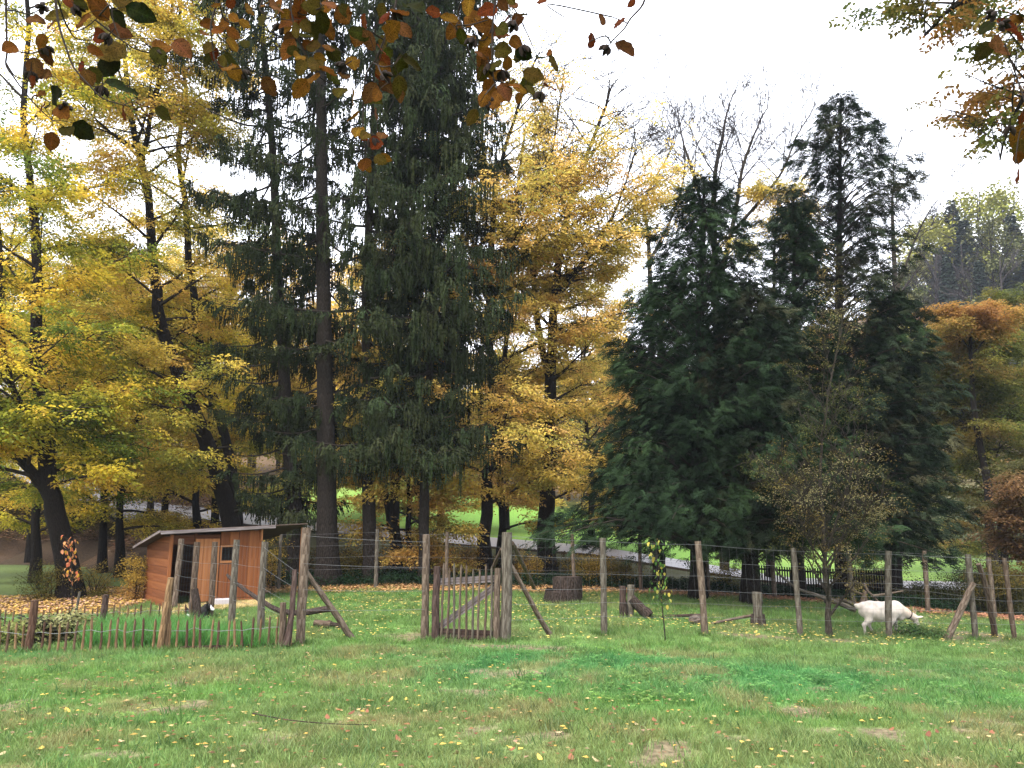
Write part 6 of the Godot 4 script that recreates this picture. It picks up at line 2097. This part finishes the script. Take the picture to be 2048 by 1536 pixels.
func make_plants() -> void:
	var gold := [Color(0.216, 0.173, 0.036), Color(0.418, 0.288, 0.058), Color(0.475, 0.324, 0.065), Color(0.360, 0.194, 0.050)]
	var olive := [Color(0.065, 0.079, 0.022), Color(0.115, 0.115, 0.029), Color(0.187, 0.158, 0.036), Color(0.245, 0.173, 0.043)]
	shrub("shrub", "loose olive yellow shrub at the pond edge left of the dark trunk", "shrub", foot(90, 20.9), 1.5, 1.1, 10, 260, olive, L.small)
	shrub("shrub", "loose olive yellow shrub at the pond edge between the dark trunk and the shed", "shrub", foot(192, 21.4), 1.3, 1.15, 10, 260, olive, L.small)
	shrub("yellow_sapling", "bright yellow young tree at the back left corner of the shed", "sapling", foot(270, 20.6), 0.65, 1.75, 5, 190, gold, L.small, 1.0)
	shrub("yellow_sapling", "yellow young tree behind the canopy of the shed", "sapling", foot(537, 23.6), 1.1, 2.0, 6, 220, gold, L.small, 1.0)
	shrub("shrub", "yellow brown shrub on the bank between the two back fence posts", "shrub", foot(865, 25.0), 1.6, 2.1, 12, 420, gold, L.small, 1.1)
	shrub("shrub", "yellow brown shrub behind the picket gate", "shrub", foot(925, 25.4), 1.3, 1.5, 10, 260, [Color(0.144, 0.101, 0.036), Color(0.302, 0.187, 0.050), Color(0.360, 0.216, 0.058)], L.small, 1.1)
	shrub("shrub", "dark reddish brown shrub behind the left gate post", "shrub", foot(880, 24.6), 1.1, 0.9, 10, 180, [Color(0.086, 0.036, 0.022), Color(0.158, 0.072, 0.029), Color(0.130, 0.058, 0.029)], L.small)
	shrub("shrub", "bright yellow shrub left of the dark cypress trunks", "shrub", foot(1190, 25.4), 1.7, 1.25, 14, 420, gold, L.small, 1.15)
	shrub("shrub", "yellow green shrub below the cypress between two back posts", "shrub", foot(1240, 25.2), 1.4, 1.1, 10, 240, olive, L.small, 1.1)
	shrub("shrub", "low yellow shrub under the long wire left of the spruce trunk", "shrub", foot(705, 25.2), 1.5, 1.2, 12, 300, gold, L.small, 1.1)
	shrub("shrub", "olive shrub hiding the foot of the leaning dark trunk", "shrub", foot(545, 25.0), 1.5, 1.3, 12, 300, olive, L.small, 1.1)
	shrub("shrub", "yellow twiggy shrub at the foot of the broad golden tree", "shrub", foot(1060, 25.6), 1.4, 1.1, 10, 220, gold, L.small, 1.1)
	shrub("shrub", "olive shrub among the cypress trunks by the slat fence", "shrub", foot(1455, 25.4), 1.6, 1.1, 12, 260, olive, L.small, 1.1)
	var hedge := [Color(0.036, 0.045, 0.016), Color(0.061, 0.065, 0.020), Color(0.108, 0.094, 0.025), Color(0.144, 0.108, 0.029)]
	shrub("hedge", "olive hedge along the right edge behind the braced corner post", "hedge", foot(1990, 23.4), 2.6, 1.75, 40, 2000, hedge, L.small, 1.2)
	shrub("hedge", "lower yellowish hedge behind the slim back post right of the goat", "hedge", foot(1868, 24.0), 1.8, 0.85, 30, 900, hedge, L.small, 1.2)
	shrub("hedge", "trimmed brownish hedge behind the slat fence", "hedge", foot(1740, 28.5), 3.2, 1.0, 30, 900, [Color(0.050, 0.043, 0.018), Color(0.101, 0.072, 0.025), Color(0.130, 0.086, 0.029)], L.small, 1.2)
	shrub("cut_branch", "cut leafy green branch lying under the white goat's muzzle", "branch", foot(1846, 16.75), 1.1, 0.30, 16, 240, [Color(0.043, 0.094, 0.036), Color(0.086, 0.144, 0.050), Color(0.187, 0.245, 0.094), Color(0.432, 0.446, 0.245)], L.ivy, 0.95, "", -0.6)
	shrub("vegetable_plant", "leafy vegetable plants with pale yellow green leaves behind the picket fence", "plant", foot(22, 13.5), 0.9, 0.55, 14, 150, [Color(0.050, 0.094, 0.029), Color(0.144, 0.194, 0.058), Color(0.302, 0.324, 0.115), Color(0.036, 0.043, 0.029)], L.ivy, 1.3, "", -0.6)
	shrub("vegetable_plant", "leafy vegetable plant right of the thick picket post", "plant", foot(95, 13.7), 0.8, 0.55, 12, 130, [Color(0.058, 0.086, 0.029), Color(0.173, 0.202, 0.065), Color(0.346, 0.346, 0.144), Color(0.036, 0.036, 0.029)], L.ivy, 1.3, "", -0.6)
	shrub("vegetable_plant", "withered tall vegetable plant beside the leaning stake", "plant", foot(142, 13.9), 0.6, 0.68, 9, 90, [Color(0.043, 0.050, 0.029), Color(0.173, 0.180, 0.072), Color(0.302, 0.302, 0.144)], L.ivy, 1.2, "", -0.6)
	var brush := [Color(0.03, 0.028, 0.014), Color(0.06, 0.05, 0.02), Color(0.10, 0.075, 0.025), Color(0.14, 0.10, 0.03)]
	var where_ := ["far left on the bank", "on the bank left of the dark trunk", "on the bank just right of the dark trunk", "on the bank above the middle of the pond", "on the bank left of the shed eave", "at the lane verge above the shed roof"]
	var wx := [-60, 30, 110, 170, 235, 330]
	for k in 6:
		shrub("shrub", "dark brownish bramble " + where_[k], "shrub", foot(wx[k], [44.5, 45.0, 44.0, 43.0, 41.0, 38.5][k]), 3.4, [1.9, 1.6, 2.1, 1.5, 1.8, 1.2][k], 18, 620, brush, L.spray[1], 0.9, "brambles on the bank")
	seeded("bed")
	var buf := PackedFloat32Array()
	for i in 1700:
		var px := R(168, 545)
		var lim := lerpf(15.0, 14.0, clampf((px - 360) / 180.0, 0, 1))
		var d := R(12.95, lim)
		if px > 400 and rng.randf() < (px - 400) / 220.0:
			continue
		var b := R(0.6, 1.35)
		put(buf, Transform3D(turn(R(0, TAU), R(0.65, 1.15) * lerpf(1.0, 0.7, clampf((px - 380) / 150.0, 0, 1)), R(-0.15, 0.15)), foot(px, d)), Color(R(0.06, 0.12) * b, 0.235 * b, 0.058 * b))
	tag(swarm("tall_grass", L.tall, M.grass, buf), "tall bright green grass in the vegetable bed", "grass", "", "stuff")
	# stake with the orange leaved sapling
	var k := foot(140, 14.6)
	var st := thing("stake", "thin grey leaning stake below the orange sapling", "stake", k)
	beam(st, k - Vector3(0, 0.1, 0), k + Vector3(0.10, 0.78, 0), 0.026, 0.022, "stick", M.post[2], 0.01)
	sapling("orange_sapling", "young tree with bright salmon orange leaves in front of the dark trunk", PackedVector3Array([foot(144, 16.4), at(144, 1180, 16.4), at(142, 1120, 16.4), at(134, 1078, 16.4)]), 0.012, 60, 0.42, 0.085, [Color(0.576, 0.216, 0.094), Color(0.612, 0.302, 0.130), Color(0.533, 0.302, 0.050), Color(0.490, 0.158, 0.072), Color(0.605, 0.259, 0.144)], 0.24)
	sapling("green_sapling", "slim young tree with yellow and green leaves standing in front of the wire fence", PackedVector3Array([foot(1331, 14.6), at(1327, 1240, 14.6), at(1321, 1180, 14.6), at(1316, 1130, 14.6), at(1312, 1080, 14.6)]), 0.014, 95, 0.36, 0.075, [Color(0.072, 0.158, 0.036), Color(0.058, 0.130, 0.036), Color(0.490, 0.446, 0.086), Color(0.115, 0.202, 0.050), Color(0.360, 0.374, 0.086)], 0.26)

func make_far() -> void:
	seeded("far")
	var crowns := [far_crown("x", 0), far_crown("y", 0), far_crown("z", 0), far_crown("s", 1), far_crown("t", 1)]
	var trunks := [far_trunk("p"), far_trunk("q", true), far_trunk("r", true)]
	var cols := {"golden": Color(0.72, 0.51, 0.07), "yellow_green": Color(0.27, 0.27, 0.05), "orange_brown": Color(0.30, 0.16, 0.045), "olive": Color(0.09, 0.10, 0.027), "spruce": Color(0.017, 0.030, 0.020), "bare": Color(1, 1, 1)}
	var mats := {}
	for n_ in cols:
		mats[n_] = leafy(0.6, 0.5)
		mats[n_].albedo_color = (cols[n_] as Color).linear_to_srgb()
	var says := {"golden": "golden autumn tree in the wood beyond the meadow", "yellow_green": "yellow green tree in the wood on the hill", "orange_brown": "orange brown tree in the wood on the hill", "olive": "olive green tree in the wood on the hill", "spruce": "dark spruce in the wood on the hill", "bare": "leafless grey tree in the wood on the hill"}
	var proto := {}
	var list := []
	for i in 130:
		var px := R(-260, 2300)
		var d := R(52, 120)
		var kind: String
		if px < 1150:
			d = R(66 if px > 520 else 50, 95) if i % 3 else R(95, 130)
			kind = ["golden", "yellow_green", "golden", "orange_brown", "olive", "bare", "golden"][i % 7]
		elif px < 1780:
			d = R(62, 110)
			kind = ["olive", "spruce", "golden", "bare", "orange_brown", "spruce"][i % 6]
		else:
			d = R(70, 150)
			kind = ["yellow_green", "spruce", "bare", "spruce", "bare", "olive", "bare"][i % 7]
		list.append([px, d, kind, R(12, 17) if px < 1150 else R(13, 17)])
	# the ones that stand out over the right edge
	list.append_array([[1880, 118, "yellow_green", 30.0], [1850, 125, "yellow_green", 27.0], [1915, 126, "olive", 29.0], [1935, 122, "spruce", 26.0], [1960, 112, "spruce", 27.0], [1990, 124, "yellow_green", 30.0], [2040, 115, "yellow_green", 30.0], [1840, 100, "bare", 19.0], [1800, 92, "bare", 18.0], [1870, 88, "bare", 16.0], [1925, 96, "spruce", 20.0], [1985, 100, "spruce", 20.0], [1855, 106, "olive", 21.0], [1900, 104, "bare", 22.0], [1950, 108, "bare", 22.0], [2015, 104, "olive", 24.0], [2060, 106, "spruce", 25.0], [1975, 88, "bare", 18.0], [1830, 112, "spruce", 20.0], [2000, 130, "spruce", 24.0], [1905, 112, "spruce", 21.0], [2030, 95, "bare", 20.0]])
	for q in list:
		var kind: String = q[2]
		var f := foot(q[0], q[1])
		var o: Node3D
		var h: float = q[3] * R(0.9, 1.1)
		var w: float = h * R(0.85, 1.15)
		o = Node3D.new()
		o.name = "far_" + ("spruce" if kind == "spruce" else "tree")
		add_child(o, true)
		o.position = f
		var zone := "behind the shed" if q[0] < 600 else ("beyond the gate" if q[0] < 1150 else ("behind the cypresses" if q[0] < 1800 else "on the hazy right hillside"))
		tag(o, says[kind] + ", " + zone, "tree", "far wood: " + kind.replace("_", " ") + " trees " + zone)
		var b := Basis(Vector3.UP, R(0, TAU)) * Basis.from_scale(Vector3(w, h, w))
		var t := part("trunk", trunks[1 + rng.randi() % 2] if kind == "bare" else trunks[0], M.twig_grey if kind == "bare" else M.twig, o)
		t.basis = b
		if kind != "bare":
			var cr := part("crown", crowns[3 + rng.randi() % 2] if kind == "spruce" else crowns[rng.randi() % 3], mats[kind], o)
			cr.basis = b
			cr.set_meta("kind", "stuff")
	# thickets along the meadow edges
	for q in [[-60, 48, 5.0], [120, 52, 5.0], [300, 50, 4.5], [1250, 58, 4.0], [1480, 56, 4.0], [1950, 46, 5.0], [2060, 50, 5.5], [1840, 52, 5.0], [820, 62, 4.0], [930, 58, 3.5]]:
		var o := Node3D.new()
		o.name = "thicket"
		add_child(o, true)
		o.position = foot(q[0], q[1])
		tag(o, "leafy thicket along the edge of the far wood", "shrub", "thickets along the far wood")
		var cr := part("crown", crowns[rng.randi() % 3], mats[["olive", "orange_brown", "yellow_green"][rng.randi() % 3]], o)
		cr.basis = Basis(Vector3.UP, R(0, TAU)) * Basis.from_scale(Vector3(q[2] * 2.2, q[2], q[2] * 1.5))
		cr.position.y = -q[2] * 0.2
		cr.set_meta("kind", "stuff")
